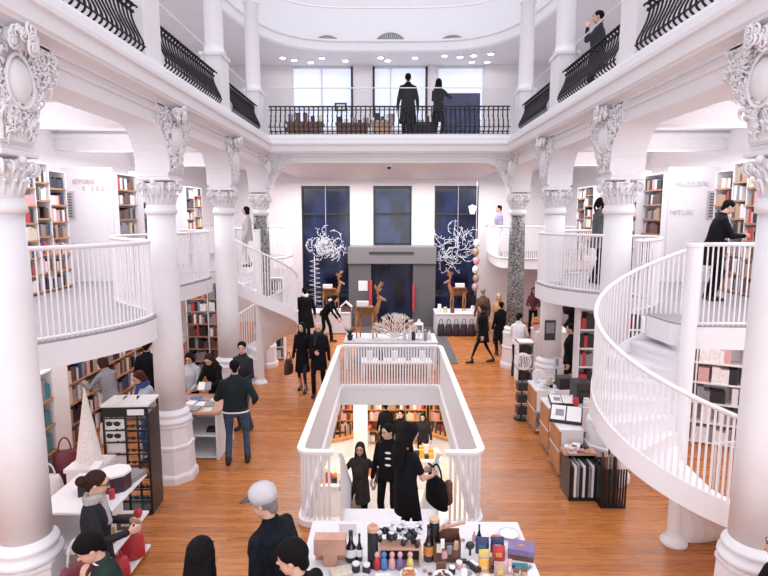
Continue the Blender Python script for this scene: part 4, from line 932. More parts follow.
# table with magazines by the jeans man
t = empty('book_table', (-3.45, 9.45, 0), 0, 'white table with magazines in front of the man in jeans', 'table')
MB().bx(-.75, .62, -.5, .5, .80, .84).build('tabletop', WOODP, t); MB().bx(-.7, .57, -.44, .44, .02, .04).build('bottom_board', WHITE, t); MB().bx(-.72, .55, .40, .44, .04, .80).build('back_panel', WHITE, t); MB().bx(-.72, .55, -.44, .40, .40, .43).build('inner_shelf', WHITE, t); MB().bx(.54, .58, -.46, .46, 0, .80).build('side_panel', WHITE, t); MB().bx(-.76, -.72, -.46, .46, 0, .80).build('side_panel', WHITE, t); MB().bx(-.1, -.07, -.44, .40, .04, .8).build('divider', WHITE, t)
rnd = random.Random(5)
for i in range(22):
    x = -4.1+.17*(i % 7)+rnd.uniform(-.03, .03); y = 9.08+.27*(i//7)+rnd.uniform(-.03, .03)
    c = rnd.choice(['white', 'pink', 'grey', 'cream', 'tan', 'blue', 'white', 'red']); n_ = .012+.02*rnd.random()
    one(MB().box((0,0,n_/2), (.15, .21, n_)), 'magazine', PCOL[c], (x, y, .84), '%s magazine lying on the table of the man in jeans' % c, 'magazine', rz=rnd.uniform(-.15, .15), group='magazines on the table of the man in jeans')
one(MB().box((0,0,.03), (.22, .16, .06)), 'black_case', BLACKP, (-3.0, 9.2, .43), 'flat black case on the inner shelf of the magazine table', 'case')
# heap left
for i, (x, y, m_, lab, w_, h_) in enumerate(((-4.9, 7.6, WHITEC, 'white shopping bag standing left behind the near column', .4, .4), (-4.6, 8.0, LGREY, 'pale grey blue bag on the floor beside the white bag', .4, .42), (-5.0, 8.2, MAROON, 'dark red bag leaning behind the pale bags', .35, .5))): bag((x, y, 0), w_, .28, h_, lab, m_, .3*i)
bag((-5.0, 9.6, 0), .35, .16, .42, 'white patterned shopping bag hanging behind the woman in grey', WHITEC, .2)

# --- right counters
def counter(x0, x1, y0, y1, h, label, end=WOODO, lower=True):
    t = empty('counter', ((x0+x1)/2, (y0+y1)/2, 0), 0, label, 'counter'); X = (x1-x0)/2; Y = (y1-y0)/2
    MB().bx(-X, X, -Y, Y, h-.04, h).build('countertop', WHITE, t, bevel=.005); MB().bx(-X, -X+.02, -Y, Y-.03, .45, h-.04).build('drawer_front', end, t); MB().bx(-X, -X+.02, -Y, Y-.03, .06, .42).build('drawer_front', end, t); MB().bx(-X+.02, X-.03, -Y, -Y+.03, .45, h-.04).build('front_panel', WHITE, t)
    MB().bx(X-.03, X, -Y, Y, 0, h-.04).build('side_panel', WHITE, t); MB().bx(-X, X-.03, -Y+.03, Y, .05, .08).build('bottom_board', WHITE, t); MB().bx(-X, X-.03, -Y+.03, Y, .42, .45).build('shelf_board', WHITE, t); MB().bx(-X+.02, X-.03, Y-.03, Y, .08, h-.04).build('back_panel', WHITE, t)
    return t
counter(2.75, 3.55, 10.15, 10.8, .86, 'white counter with an orange wood end, farthest of the right row'); counter(2.72, 3.5, 9.2, 9.75, .86, 'white counter with an orange wood end in the middle of the right row'); counter(2.66, 3.02, 8.35, 8.92, .80, 'narrow white counter beside the second right column')
t = empty('spinner_rack', (2.68, 10.95, 0), 0, 'dark narrow spinner rack at the far end of the right counters', 'rack'); MB().cyl((0,0,0), .15, .03).build('base', BLACKP, t); MB().cyl((0,0,.03), .015, 1.0).build('pole', BLACKP, t)
for z in (.2, .45, .7): MB().box((0,0,z), (.2, .2, .16)).build('pocket', DGREY, t)
t = empty('lace_orb', (2.68, 10.95, 1.03), 0, 'white wire lace orb standing on the dark spinner rack', 'ornament'); b = MB()
for k in range(9): a = PI*k/9; b.tube([(.17*math.cos(a)*math.cos(q), .17*math.sin(a)*math.cos(q), .17+.17*math.sin(q)) for q in [2*PI*i/16 for i in range(16)]], .007, 4, True)
b.build('wire_cage', RAILW, t)
t = empty('lace_orb', (2.92, 10.62, .86), 0, 'second white wire lace orb lying on the farthest right counter', 'ornament'); b = MB()
for k in range(7): a = PI*k/7; b.tube([(.13*math.cos(a)*math.cos(q), .13*math.sin(a)*math.cos(q), .14+.13*math.sin(q)) for q in [2*PI*i/16 for i in range(16)]], .006, 4, True)
b.build('wire_cage', RAILW, t)
t = empty('till_printer', (3.36, 9.55, .86), .1, 'tall dark till printer on the right counter', 'printer'); MB().box((0,0,.17), (.26, .3, .34)).build('printer_body', DGREY, t, bevel=.012); MB().box((0,-.02,.36), (.28, .32, .04)).build('lid', DGREY, t, bevel=.01); MB().box((0, -.155, .22), (.2, .01, .05)).build('paper_slot', BLACKP, t)
t = empty('dark_box', (3.3, 10.3, .86), .1, 'square black box behind the till printer', 'box'); MB().box((0,0,.1), (.24, .24, .2)).build('box_body', BLACKP, t); MB().box((0,0,.21), (.25, .25, .03)).build('lid', DGREY, t)
t = empty('card_terminal', (3.25, 10.6, .86), .3, 'upright phone-like card terminal with a lit screen', 'terminal'); b = MB(); b.cyl((0,0,0), .06, .02); b.cyl((0,0,.02), .015, .3); b.build('stand', DGREY, t); b = MB(); b.box((0,0,.40), (.09, .03, .22)); b.build('handset', LGREY, t); MB().box((0,-.017,.42), (.07, .004, .14)).build('screen', PCOL['grey'], t)
def tilted(x, y, z, w, d, label, ms, rz=0, tilt=.45):
    t = empty('open_magazine', (x, y, z), rz, label, 'magazine'); M = Matrix.Rotation(tilt, 3, 'X')
    MB().box((0,0,.02+d/2*math.sin(tilt)), (w, d, .03), M=M).build('tray', ms[0], t); MB().box((-w*.24,-.01,.045+d/2*math.sin(tilt)), (w*.44, d*.85, .012), M=M).build('page', PAPER, t); MB().box((w*.24,-.01,.045+d/2*math.sin(tilt)), (w*.44, d*.85, .012), M=M).build('page', PAPER, t)
    MB().box((-w*.2,-.02,.055+d/2*math.sin(tilt)), (w*.25, d*.35, .006), M=M).build('printed_picture', PCOL['grey'], t); return t
tilted(2.87, 8.75, .80, .5, .38, 'large open magazine on a black sloping tray at the right counters', (BLACKP,), -.35)
tilted(3.0, 9.42, .86, .42, .3, 'smaller open magazine on a black tray behind the large one', (BLACKP,), -.1, .2)
for i, (x, y, z, c, lab) in enumerate(((2.9, 10.3, .86, 'white', 'white ceramic jug on the farthest right counter'), (3.1, 10.55, .86, 'cream', 'cream mug beside the white jug'), (2.9, 9.62, .86, 'white', 'white pot with red dots on the middle right counter'), (3.2, 9.3, .86, 'red', 'red and white mug near the till printer'), (3.38, 9.28, .86, 'white', 'white mug at the back beside the red mug'))): jar((x, y, z), .14, .055, lab, PCOL[c], PCOL[c])
t = empty('sunglass_pair', (3.02, 10.3, .86), 0, 'black folded sunglasses lying on the farthest right counter', 'sunglasses'); o = gp.copy(); COL.objects.link(o); o.parent = t; o.location = (0,0,.03); o.name = 'frame'; o.scale = (1.5,1.5,1.5)
for kk in ('label', 'category', 'group'):
    if kk in o: del o[kk]
# print bins near the pillar
t = empty('print_bin', (2.82, 7.86, 0), 0, 'low wooden topped bin of black and white folders beside the second right column', 'bin'); MB().bx(-.22, .22, -.2, .2, 0, .04).build('base', BLACKP, t); MB().bx(-.24, .24, -.0, .22, .60, .64).build('wooden_top', WOODP, t); MB().bx(-.22, -.2, -.2, .2, .04, .6).build('side_panel', BLACKP, t); MB().bx(.2, .22, -.2, .2, .04, .6).build('side_panel', BLACKP, t); MB().bx(-.2, .2, .18, .2, .04, .6).build('back_panel', BLACKP, t)
for k in range(9): 
    c = ['black', 'white', 'grey', 'black', 'white', 'black', 'grey', 'white', 'black'][k]; one(MB().box((0,0,.22), (.034, .28, .44+.03*(k % 3))), 'folder', PCOL[c], (2.65+.042*k, 7.82, .045+.015*(k % 3)), '%s folder standing in the low wooden topped bin' % c, 'folder', group='folders in the low bin')
t = empty('wrap_bin', (3.16, 7.62, 0), 0, 'dark slatted bin full of paper rolls before the grey pillar', 'bin')
for k in range(10): MB().box((-.16+.036*k, -.16, .29), (.022, .015, .58)).build('slat', BLACKP, t)
for k in range(8): MB().box((-.17, -.14+.04*k, .29), (.015, .022, .58)).build('slat', BLACKP, t)
MB().bx(-.17, .17, -.16, .16, 0, .03).build('base', BLACKP, t); MB().bx(-.17, .17, .15, .16, .03, .62).build('back_panel', DARKW, t)
for k in range(9): one(MB().lathe([(.016, 0), (.016, .68+.03*(k % 4))], (0,0,0), 8), 'paper_roll', PCOL[['brown', 'tan', 'grey', 'black', 'pink', 'brown', 'cream', 'black', 'tan'][k]], (3.06+.045*(k % 5), 7.56+.10*(k//5), .03), '%s paper roll standing in the dark slatted bin' % ['brown', 'tan', 'grey', 'black', 'pink', 'brown', 'cream', 'black', 'tan'][k], 'paper roll', group='paper rolls in the slatted bin')
# far right counter and things round it
t = empty('counter', (4.25, 14.5, 0), 0, 'tall white service counter below the small far balcony on the right', 'counter'); MB().bx(-.45, .45, -.35, .35, 1.08, 1.12).build('countertop', WHITE, t); MB().bx(-.43, .43, -.33, .33, 0, 1.08).build('counter_body', WHITE, t)
t = empty('shelf_unit', (3.35, 13.55, 0), 0, 'small white open shelf unit left of the tall service counter', 'shelf'); 
for z in (.04, .38, .72, 1.04): MB().bx(-.2, .2, -.2, .2, z-.025, z).build('shelf_board', WHITE, t)
MB().bx(-.2, -.18, -.2, .2, 0, 1.04).build('side_board', WHITE, t); MB().bx(.18, .2, -.2, .2, 0, 1.04).build('side_board', WHITE, t)
for i, (z, c) in enumerate(((.04, 'black'), (.38, 'grey'), (.72, 'black'))): one(MB().box((0,0,.1), (.26, .26, .2)), 'goods_box', PCOL[c], (3.35, 13.55, z), '%s box on the %s board of the small white shelf unit' % (c, ['bottom', 'middle', 'upper'][i]), 'box')
t = empty('flower_pot', (3.85, 14.4, 1.12), 0, 'orange red flowers in a pot on the tall service counter', 'flowers'); MB().lathe([(.07, 0), (.1, .14)], (0,0,0), 12).build('pot', PCOL['pink'], t); b = MB(); rnd = random.Random(4)
for k in range(26): a = rnd.uniform(0, 6.3); q = rnd.uniform(0, .15); b.ell((q*math.cos(a), q*math.sin(a), .2+rnd.random()*.14), (.035, .035, .03), 6, 4)
b.build('blossoms', PCOL['amber'], t)
one(MB().box((0,0,.12), (.2, .04, .24)), 'pink_card', PCOL['pink'], (4.2, 14.3, 1.12), 'pink card propped on the tall service counter', 'card', rz=.1)
one(MB().box((0,0,.07), (.16, .03, .14)), 'white_notice', PAPER, (4.42, 14.28, 1.12), 'small white notice propped at the right of the tall counter', 'notice')
t = empty('notice_board', (3.32, 11.36, 1.55), 0, 'dark poster notice hanging on the third right column', 'notice'); MB().box((0,0,.2), (.22, .015, .42)).build('board', DGREY, t); MB().box((0,-.01,.25), (.17, .004, .22)).build('printed_sheet', PCOL['grey'], t)
t = empty('coat_stand', (5.0, 15.2, 0), 0, 'black coat and hat draped on a stand beyond the third right column', 'coat stand'); MB().cyl((0,0,0), .02, 1.65).build('pole', BLACKP, t); MB().lathe([(.2,0), (.2,.03)], (0,0,0)).build('base', BLACKP, t)
MB().loft([((0,0,.75), (.16,0,0), (0,.1,0)), ((0,0,1.1), (.2,0,0), (0,.12,0)), ((.05,0,1.3), (.12,0,0), (0,.1,0)), ((0,0,1.42), (.08,0,0), (0,.08,0))], 12).build('coat', BLACK, t, smooth=True); MB().lathe([(.2,1.42), (.24,1.55), (.22,1.68), (.1, 1.72)], (0,0,0), 14).build('hat', BLACK, t, smooth=True)

# --- centre back table with deer, coral and bottles
def table(loc, X, Y, h, label, m=WHITEC, name='table', leg=WHITE, cloth=False):
    t = empty(name, loc, 0, label, 'table'); MB().bx(-X, X, -Y, Y, h-.04, h).build('tabletop', m, t)
    if cloth: MB().bx(-X+.02, X-.02, -Y+.02, Y-.02, .02, h-.04).build('cloth_skirt', m, t)
    for x in (-X+.06, X-.06):
        for y in (-Y+.06, Y-.06): MB().bx(x-.03, x+.03, y-.03, y+.03, 0, h-.04).build('leg', leg, t)
    return t
table((.05, 15.1, .012), 1.25, .6, .75, 'grey topped table behind the stairwell carrying deer and coral', LGREY)
ZB2 = .762
table((.2, 14.0, 0), .9, .25, .42, 'low white bench table seen through the far stairwell rail', WHITE)
for i, (x, c) in enumerate(((-.5, 'white'), (-.2, 'black'), (.15, 'white'), (.5, 'grey'), (.85, 'white'))): jar((x, 14.0, .42), .24, .07, '%s lidded pot on the low bench, %s' % (c, ['far left', 'second from left', 'central', 'second from right', 'far right'][i]), PCOL[c], PCOL[c])
def deer(loc, sc, face, label):
    t = empty('wooden_deer', loc, 0 if face > 0 else PI, label, 'deer'); b = MB()
    X = lambda x: x*sc
    for k in range(9):      # rib plates of the body
        x = -.26+.065*k; r = .165+.025*math.sin(k/8*PI); b.ell((x*sc, 0, .74*sc), (.016*sc, .12*sc, r*sc), 12, 8)
    b.box((0, 0, .74*sc), (.60*sc, .03, .2*sc)); b.build('slatted_body', PLY, t)
    for x, dx in ((-.24, -.05), (-.20, .03), (.2, -.02), (.25, .05)):
        y = .07 if dx > 0 else -.07
        b = MB(); b.prism([(x+.04, .74), (x-.06, .74), (x+dx-.02, .38), (x+dx*.6-.015, 0), (x+dx*.6+.025, 0), (x+dx+.025, .38)], lambda p: (p[0]*sc, (y-.012)*sc, p[1]*sc), lambda p: (p[0]*sc, (y+.012)*sc, p[1]*sc)); b.build('leg', PLY, t)
    b = MB()
    for yo in (-.035, 0, .035): b.prism([(.2, .80), (.22, .62), (.34, .72), (.40, .98), (.42, 1.10), (.34, 1.10), (.28, .95)], lambda p: (p[0]*sc, (yo-.01)*sc, p[1]*sc), lambda p: (p[0]*sc, (yo+.01)*sc, p[1]*sc))
    b.build('neck', PLY, t)
    b = MB(); b.loft([((.30*sc,0,1.13*sc), (0,.03*sc,0), (0,0,.04*sc)), ((.38*sc,0,1.14*sc), (0,.055*sc,0), (0,0,.065*sc)), ((.48*sc,0,1.10*sc), (0,.04*sc,0), (0,0,.045*sc)), ((.56*sc,0,1.07*sc), (0,.028*sc,0), (0,0,.03*sc))], 10); hd = b.build('head', PLY, t)
    for s_ in (-1, 1): MB().ell((.34*sc, s_*.09*sc, 1.17*sc), (.02*sc, .05*sc, .02*sc)).build('ear', PLY, hd)
    for s_ in (-1, 1):
        b = MB(); P = catmull([(.36, s_*.03, 1.18), (.30, s_*.13, 1.31), (.35, s_*.22, 1.44), (.42, s_*.19, 1.58)], 4); b.tube([(p.x*sc, p.y*sc, p.z*sc) for p in P], .019*sc, 6)
        for q0, q1 in (((.33, .09, 1.29), (.43, .08, 1.40)), ((.32, .16, 1.35), (.24, .23, 1.48)), ((.37, .215, 1.46), (.48, .26, 1.54)), ((.31, .14, 1.33), (.40, .20, 1.37))): b.tube([(q0[0]*sc, s_*q0[1]*sc, q0[2]*sc), (q1[0]*sc, s_*q1[1]*sc, q1[2]*sc)], .015*sc, 6)
        b.build('antler', PLY, hd)
    b = MB(); b.box((-.04*sc, 0, .885*sc), (.48*sc, .26*sc, .02)); b.build('back_tray', PLY, t); b = MB(); b.tube([(-.3*sc,0,.78*sc), (-.36*sc,0,.70*sc)], .02*sc, 6); b.build('tail', PLY, t)
    return t
deer((-.62, 15.1, ZB2), .97, 1, 'wooden slat deer on the table right behind the stairwell, facing right')
table((-2.3, 19.6, 0), .95, .5, .75, 'white cloth table before the left tall window', WHITEC, cloth=True)
deer((-2.05, 19.45, .75), .9, 1, 'wooden slat deer before the left tall window'); 
table((2.45, 19.5, 0), .85, .55, .75, 'white cloth table before the right tall window', WHITEC, cloth=True)
deer((2.45, 19.6, .75), .92, -1, 'wooden slat deer before the right tall window, facing left')
for i, (x, y, z) in enumerate(((-.72, 15.1, ZB2+.88), (-2.15, 19.45, .75+.82), (2.5, 19.6, .75+.84))):
    one(MB().bx(-.16, .16, -.08, .08, 0, .13), 'white_gift_box', PAPER, (x, y, z), 'white gift box on the back of the %s' % ['deer behind the stairwell', 'deer at the left window', 'deer at the right window'][i], 'box')
t = empty('toy_house', (-1.5, 19.35, .75), 0, 'small brown gingerbread house on the left window table', 'house'); MB().bx(-.17, .17, -.1, .1, 0, .2).build('walls', PCOL['brown'], t); b = MB(); b.prism([(-.22, .18), (0, .38), (.22, .18), (.18, .17), (0, .33), (-.18, .17)], lambda p: (p[0], -.14, p[1]), lambda p: (p[0], .14, p[1])); b.build('roof', PAPER, t)
for i in range(6): bag((1.78+.26*i, 18.82, 0), .24, .16, .42, 'dark plum bag standing in the row before the right window table, %s from the left' % ['first', 'second', 'third', 'fourth', 'fifth', 'last'][i], mat('plum_bag', (.035,.02,.03), .6, var=.3), group='plum bags before the right window table')
for i, (x, h, c) in enumerate(((1.75, .3, 'white'), (1.95, .2, 'cream'), (2.9, .25, 'white'), (3.1, .18, 'pink'), (2.2, .16, 'brown'))): jar((x, 19.15, .75), h, .07, '%s jar on the right window table, %s' % (c, ['leftmost', 'second', 'fourth', 'rightmost', 'third']  [i]), PCOL[c], PCOL[c])
t = empty('coral_tree', (.16, 14.85, ZB2), 0, 'pale peach coral-like paper tree on the table behind the stairwell', 'ornament'); b = MB(); rnd = random.Random(9)
def br(p, d, l, r, n):
    q = p+d*l; b.tube([p, (p+q)/2+V((rnd.uniform(-.01,.01),)*3), q], [r, r*.9, r*.75], 5)
    if n:
        for k in range(3 if n > 1 else 2): e = (d+V((rnd.uniform(-.8,.8), rnd.uniform(-.5,.5), rnd.uniform(-.35,.5)))).normalized(); br(q, e, l*.78, r*.72, n-1)
for k in range(9): a = -1.3+2.6*k/8; br(V((0,0,.05)), V((math.sin(a), rnd.uniform(-.3,.3), math.cos(a)+.15)).normalized(), .25, .022, 3)
b.build('branches', mat('peach_paper', (.72,.62,.58), .7), t); MB().cyl((0,0,0), .12, .05).build('base', PAPER, t)
for i, (x, y, h, c) in enumerate(((.42, 14.9, .34, 'white'), (.56, 14.75, .42, 'white'), (.66, 14.8, .30, 'black'), (1.1, 14.95, .24, 'white'), (.98, 14.75, .3, 'grey'))): bottle((x, y, ZB2), h, .05, '%s bottle on the table behind the stairwell, %s' % (c, ['nearest the coral tree', 'second from the coral tree', 'third from the coral tree', 'at the right end', 'beside the lantern'][i]), m=PCOL[c], capm=PAPER)
t = empty('lantern', (.82, 15.0, ZB2), 0, 'white square lantern on the table behind the stairwell', 'lantern'); b = MB(); b.bx(-.11, .11, -.11, .11, 0, .03); b.bx(-.11, .11, -.11, .11, .38, .42)
for x in (-.1, .1):
    for y in (-.1, .1): b.bx(x-.012, x+.012, y-.012, y+.012, .03, .38)
b.build('frame', PAPER, t); MB().lathe([(.1, .42), (.02, .54)], (0,0,0), 4, PI/4).build('roof', PAPER, t); MB().cyl((0,0,.03), .04, .2).build('candle', PAPER, t)
t = empty('potted_plant', (-1.05, 14.8, ZB2), 0, 'small dark spiky plant left of the deer', 'plant'); MB().lathe([(.06, 0), (.09, .14)], (0,0,0), 12).build('pot', BLACKP, t); b = MB()
for k in range(20): a = k*2.4; b.tube([(0,0,.12), (.08*math.cos(a), .08*math.sin(a), .24), (.16*math.cos(a), .16*math.sin(a), .28+.05*(k % 3))], [.012, .01, .003], 4)
b.build('leaves', mat('dark_leaf', (.03,.05,.04), .5), t)
# --- window sculptures
def wire_cloud(c, w, h, n, label, seed, rod):
    rnd = random.Random(seed); t = empty('branch_chandelier', c, 0, label, 'chandelier'); b = MB()
    for k in range(n):
        a = rnd.uniform(0, 6.3); r_ = rnd.uniform(0, .95); p = V((w*r_*math.cos(a), rnd.uniform(-.12, .12), h*r_*math.sin(a)))
        a += rnd.uniform(-.5, 1.4) if rod > 2.35 else rnd.uniform(.6, 1.8); P = [p.copy()]; da = rnd.uniform(-.35, .35) if rod > 2.35 else rnd.uniform(.25, .6)
        for i in range(8): a += da; p = p+V((math.cos(a), rnd.uniform(-.15, .15), math.sin(a)))*.075; P.append(p.copy())
        b.tube(P, .0085, 5)
        for q in P[1::2]:
            e = q+V((rnd.uniform(-.09,.09), 0, rnd.uniform(-.02,.10))); b.tube([q, e], .006, 4); b.ell(e, (.016, .016, .016), 6, 4)
    b.build('branches', mat('white_wire', (.80,.82,.88), .5), t); MB().tube([(0,0,h*.5), (0,0,rod)], .006, 4).build('hanging_wire', RAILW, t); return t
wire_cloud((-2.35, 20.9, 3.0), .85, .8, 48, 'tangled white branch chandelier hanging in the left tall window', 3, 2.3)
wire_cloud((2.55, 20.9, 2.85), .75, .7, 44, 'tangled white branch chandelier hanging in the right tall window', 5, 2.4)
t = empty('wire_tree', (-2.75, 20.6, 0), 0, 'white zigzag wire tree standing in the left tall window', 'ornament'); b = MB(); P = []
for k in range(26): z = .3+2.2*k/25; P.append((.26*(1-.4*k/25)*(1 if k % 2 else -1), .08*math.cos(k), z))
b.tube(P, .016, 5); b.build('zigzag_wire', mat('white_wire', (.72,.74,.82), .5), t); MB().tube([(0,0,0), (0,0,2.6)], .018, 6).build('trunk', RAILW, t); MB().cyl((0,0,0), .2, .03).build('base', RAILW, t)
t = empty('lantern_string', (3.15, 20.35, 1.2), 0, 'vertical string of peach and white paper heads in the right window', 'ornament')
for k in range(6): MB().ell((.03*(k % 2), 0, .3+.32*k), (.12, .11, .15)).build('paper_head', [PCOL['pink'], PCOL['tan'], PAPER][k % 3], t, smooth=True)
MB().tube([(0,0,0), (0,0,4.1)], .008, 4).build('cord', RAILW, t)
# --- upper gallery furniture seen through the far balustrade
for i, (x, y, w_, m_) in enumerate(((-2.5, 17.2, .55, PCOL['brown']), (-1.1, 17.4, .5, PCOL['brown']), (-.2, 17.0, .35, PCOL['tan']), (.95, 17.3, .5, PCOL['black']), (-3.0, 19.2, .5, PAPER))):
    t = empty('gallery_table', (x, y, ZU+.002), 0, 'low %s table on the upper gallery, %s' % (['brown', 'brown', 'tan', 'black', 'white'][i], ['second from left', 'behind the left part of the far balustrade', 'left of the standing man', 'behind the standing couple', 'farthest left'][i]), 'table')
    MB().bx(-w_, w_, -.3, .3, .62, .68).build('tabletop', m_, t); MB().bx(-w_+.05, w_-.05, -.26, .26, 0, .62).build('table_body', m_, t)
    rnd = random.Random(i)
    for q in range(5): c = rnd.choice(['white', 'black', 'brown', 'grey', 'cream']); h_ = rnd.uniform(.1, .3); one(MB().box((0,0,h_/2), (rnd.uniform(.08,.2), .1, h_)), 'gallery_goods', PCOL[c], (x-w_*.8+w_*.4*q, y, ZU+.68), '%s item standing on a low table of the upper gallery' % c, 'item', group='goods on the upper gallery tables')
t = empty('dark_screen', (2.35, 19.0, ZU), 0, 'large dark blue display panel on the upper gallery, right of the couple', 'panel'); MB().bx(-.62, .62, -.05, .05, 0, 1.9).build('panel_board', mat('dark_blue_board', (.03,.04,.10), .4, var=.5, scale=3), t); MB().bx(-.64, .64, -.15, .15, 0, .06).build('foot', BLACKP, t)
t = empty('wall_picture', (-1.5, 17.9, ZU), 0, 'small black and white picture on a thin stand on the upper gallery', 'picture'); MB().bx(-.19, .19, -.015, .015, 1.15, 1.4).build('picture_board', DGREY, t); MB().bx(-.13, .13, -.02, -.016, 1.2, 1.35).build('white_print', PAPER, t); MB().cyl((0,0,0), .015, 1.15).build('stand', STEEL, t)
# --- basement furniture
def arc_shelf(c, R_, a0, a1, z, label):
    t = empty('curved_bench', (c[0], c[1], z), 0, label, 'bench'); A = [a0+(a1-a0)*i/24 for i in range(25)]
    MB().sweep([(-.18, .55), (.18, .55), (.18, .62), (-.18, .62)], [(R_*math.cos(a), R_*math.sin(a)) for a in A]).build('curved_top', WOODO, t)
    for a in A[::2]: MB().box((R_*math.cos(a), R_*math.sin(a), .78), (.05, .05, .32)).build('slat', DARKW, t)
    MB().sweep([(-.12, 0), (.12, 0), (.12, .55), (-.12, .55)], [(R_*math.cos(a), R_*math.sin(a)) for a in A]).build('base', WHITE, t)
arc_shelf((-2.2, 17.6), 1.5, -1.7, -.2, -2.0+.0-1.2, 'curved wooden bench at the left of the basement'); arc_shelf((2.6, 17.6), 1.5, -2.9, -1.5, -3.2, 'curved wooden bench at the right of the basement')
t = empty('basement_pillar', (-.75, 14.3, -3.2), 0, 'plain white square pillar in the basement left of the stairs', 'pillar'); MB().bx(-.18, .18, -.18, .18, 0, 2.78).build('shaft', WHITE, t); MB().bx(-.22, .22, -.22, .22, 0, .1).build('base', WHITE, t)
for i, (x, y, c) in enumerate(((-1.45, 13.2, 'red'), (-.35, 13.6, 'amber'), (.9, 14.6, 'white'))):
    t = empty('basement_table', (x, y, -3.2), 0, 'display table with %s goods in the basement' % ['red', 'amber', 'white'][i], 'table'); MB().bx(-.5, .5, -.4, .4, .75, .8).build('tabletop', WHITE, t); MB().bx(-.45, .45, -.35, .35, 0, .75).build('table_body', WHITE, t)
    rnd = random.Random(70+i)
    for q in range(14): cc = rnd.choice([c, c, 'orange', 'white', 'black']); h_ = rnd.uniform(.08, .3); one(MB().box((0,0,h_/2), (.12, .1, h_)), 'basement_goods', PCOL[cc], (x-.4+.13*(q % 7), y-.2+.25*(q//7), -2.4), '%s package on the basement table with %s goods' % (cc, c), 'package', group='packages on the basement %s table' % c)

# loose small goods
rnd = random.Random(77)
spots_ = [(430, 575), (448, 580), (468, 568), (472, 582), (478, 576), (481, 586), (492, 583), (452, 566), (461, 584), (388, 578), (397, 587), (421, 583), (425, 572), (371, 579), (349, 585), (333, 583), (513, 568), (530, 568), (466, 548), (463, 541)]
for i, (u, v) in enumerate(spots_):
    c = ['brown', 'black', 'grey', 'white', 'tan'][i % 5]; o = one(MB().ell((0,0,.014), (.022, .017, .014), 8, 6), 'wrapped_praline', PCOL[c], at(u, v, ZT), '%s wrapped praline lying loose between the goods of the near table' % c, 'sweet', rz=i, group='loose pralines on the near table', smooth=True)
for i in range(18):
    x, y, z = [(2.95+.09*(i % 6), 10.22+.2*(i//6), .86), (2.95+.09*(i % 6), 9.3+.12*(i//6), .86)][i % 2]; c = ['white', 'black', 'cream', 'pink', 'white', 'grey'][rnd.randint(0, 5)]; h_ = rnd.uniform(.04, .12)
    one(MB().lathe([(.028, 0), (.034, h_*.5), (.026, h_)], (0,0,0), 10), 'small_gift', PCOL[c], (x, y+.02*(i % 3), z), 'small %s gift item crowded on the right hand counters' % c, 'gift', group='small gifts on the right hand counters', smooth=True)
for i in range(8):
    c = ['white', 'grey', 'tan', 'white', 'pink', 'black', 'cream', 'white'][i]; one(MB().box((0,0,.012), (.11, .16, .024)), 'postcard_pack', PCOL[c], (2.70+.09*(i % 3), 7.92+.07*(i % 2), .64+.025*(i//3)), '%s postcard pack heaped on the wooden topped bin' % c, 'cards', rz=.4*i, group='postcard packs on the wooden topped bin')

t = empty('window_lamp', (3.12, 21.2, 4.15), 0, 'small glowing white lamp hanging in the upper right window', 'lamp'); MB().lathe([(.08, 0), (.15, .28), (.02, .34)], (0,0,0), 12).build('shade', LAMP if False else mat('lit_lamp_glass', (.8,.85,1), .5, emit=(.75,.85,1), estr=1.6), t); MB().cyl((0,0,.34), .01, .7).build('rod', BLACKP, t)
for x, y, z, w_ in ((0.0, 15.6, 5.44, 'in the middle of the ceiling beyond the far arch'), (-4.4, 12.5, 5.74, 'in the ceiling of the left mezzanine'), (4.4, 13.4, 5.74, 'in the ceiling of the right mezzanine')):
    t = empty('dome_camera', (x, y, z), 0, 'small black dome camera '+w_, 'camera'); MB().lathe([(.07, -.03), (.08, 0)], (0,0,0), 16).build('mount', WHITE, t); MB().ell((0,0,-.04), (.055, .055, .055)).build('dome', BLACKP, t, smooth=True)
# ------------------------------------------------------------------ people
def ik(a, b_, l1, l2, pole):
    d = b_-a; L = d.length; m = l1+l2-.004
    if L > m: b_ = a+d*(m/L); d = b_-a; L = m
    d.normalize(); x = (l1*l1-l2*l2+L*L)/(2*L); h_ = math.sqrt(max(0, l1*l1-x*x))
    p = V(pole)-d*V(pole).dot(d)
    if p.length < 1e-5: p = V((0,1,0))
    p.normalize(); return a+d*x+p*h_, b_
def hand(b, w, d, t, n, curl=.5, k=1.0):
    # wrist w, direction d, thumb side t, palm normal n (fingers curl toward n)
    d = d.normalized(); t = (t-d*t.dot(d)).normalized(); n = n-d*n.dot(d)-t*n.dot(t); n = n.normalized() if n.length > .01 else d.cross(t)
    b.loft([(w-d*.02, t*.024*k, n*.019*k), (w+d*.02, t*.03*k, n*.018*k), (w+d*.055*k, t*.040*k, n*.015*k), (w+d*.09*k, t*.040*k, n*.013*k)], 12)
    for i, (o, L) in enumerate(((.030, .070), (.0105, .078), (-.0105, .072), (-.030, .056))):
        p = w+d*.083*k+t*o*k; a = curl*.55; d1 = (d*math.cos(a)+n*math.sin(a)+t*o*1.2).normalized(); p1 = p+d1*L*.45*k; a = curl*1.5; d2 = d*math.cos(a)+n*math.sin(a); p2 = p1+d2*L*.32*k; a = curl*2.2; d3 = d*math.cos(a)+n*math.sin(a); p3 = p2+d3*L*.26*k
        b.cap(p, .0098*k, p1, .0092*k, 8); b.cap(p1, .0092*k, p2, .0085*k, 8); b.cap(p2, .0085*k, p3, .0075*k, 8)
    p = w+d*.025*k+t*.026*k; p1 = p+(t*.8+d*.55+n*.25).normalized()*.036*k; p2 = p1+(t*.35+d*.85+n*.35).normalized()*.030*k; p3 = p2+(d*.9+n*.45).normalized()*.022*k
    b.cap(p, .014*k, p1, .0115*k, 8); b.cap(p1, .0115*k, p2, .010*k, 8); b.cap(p2, .010*k, p3, .0085*k, 8)
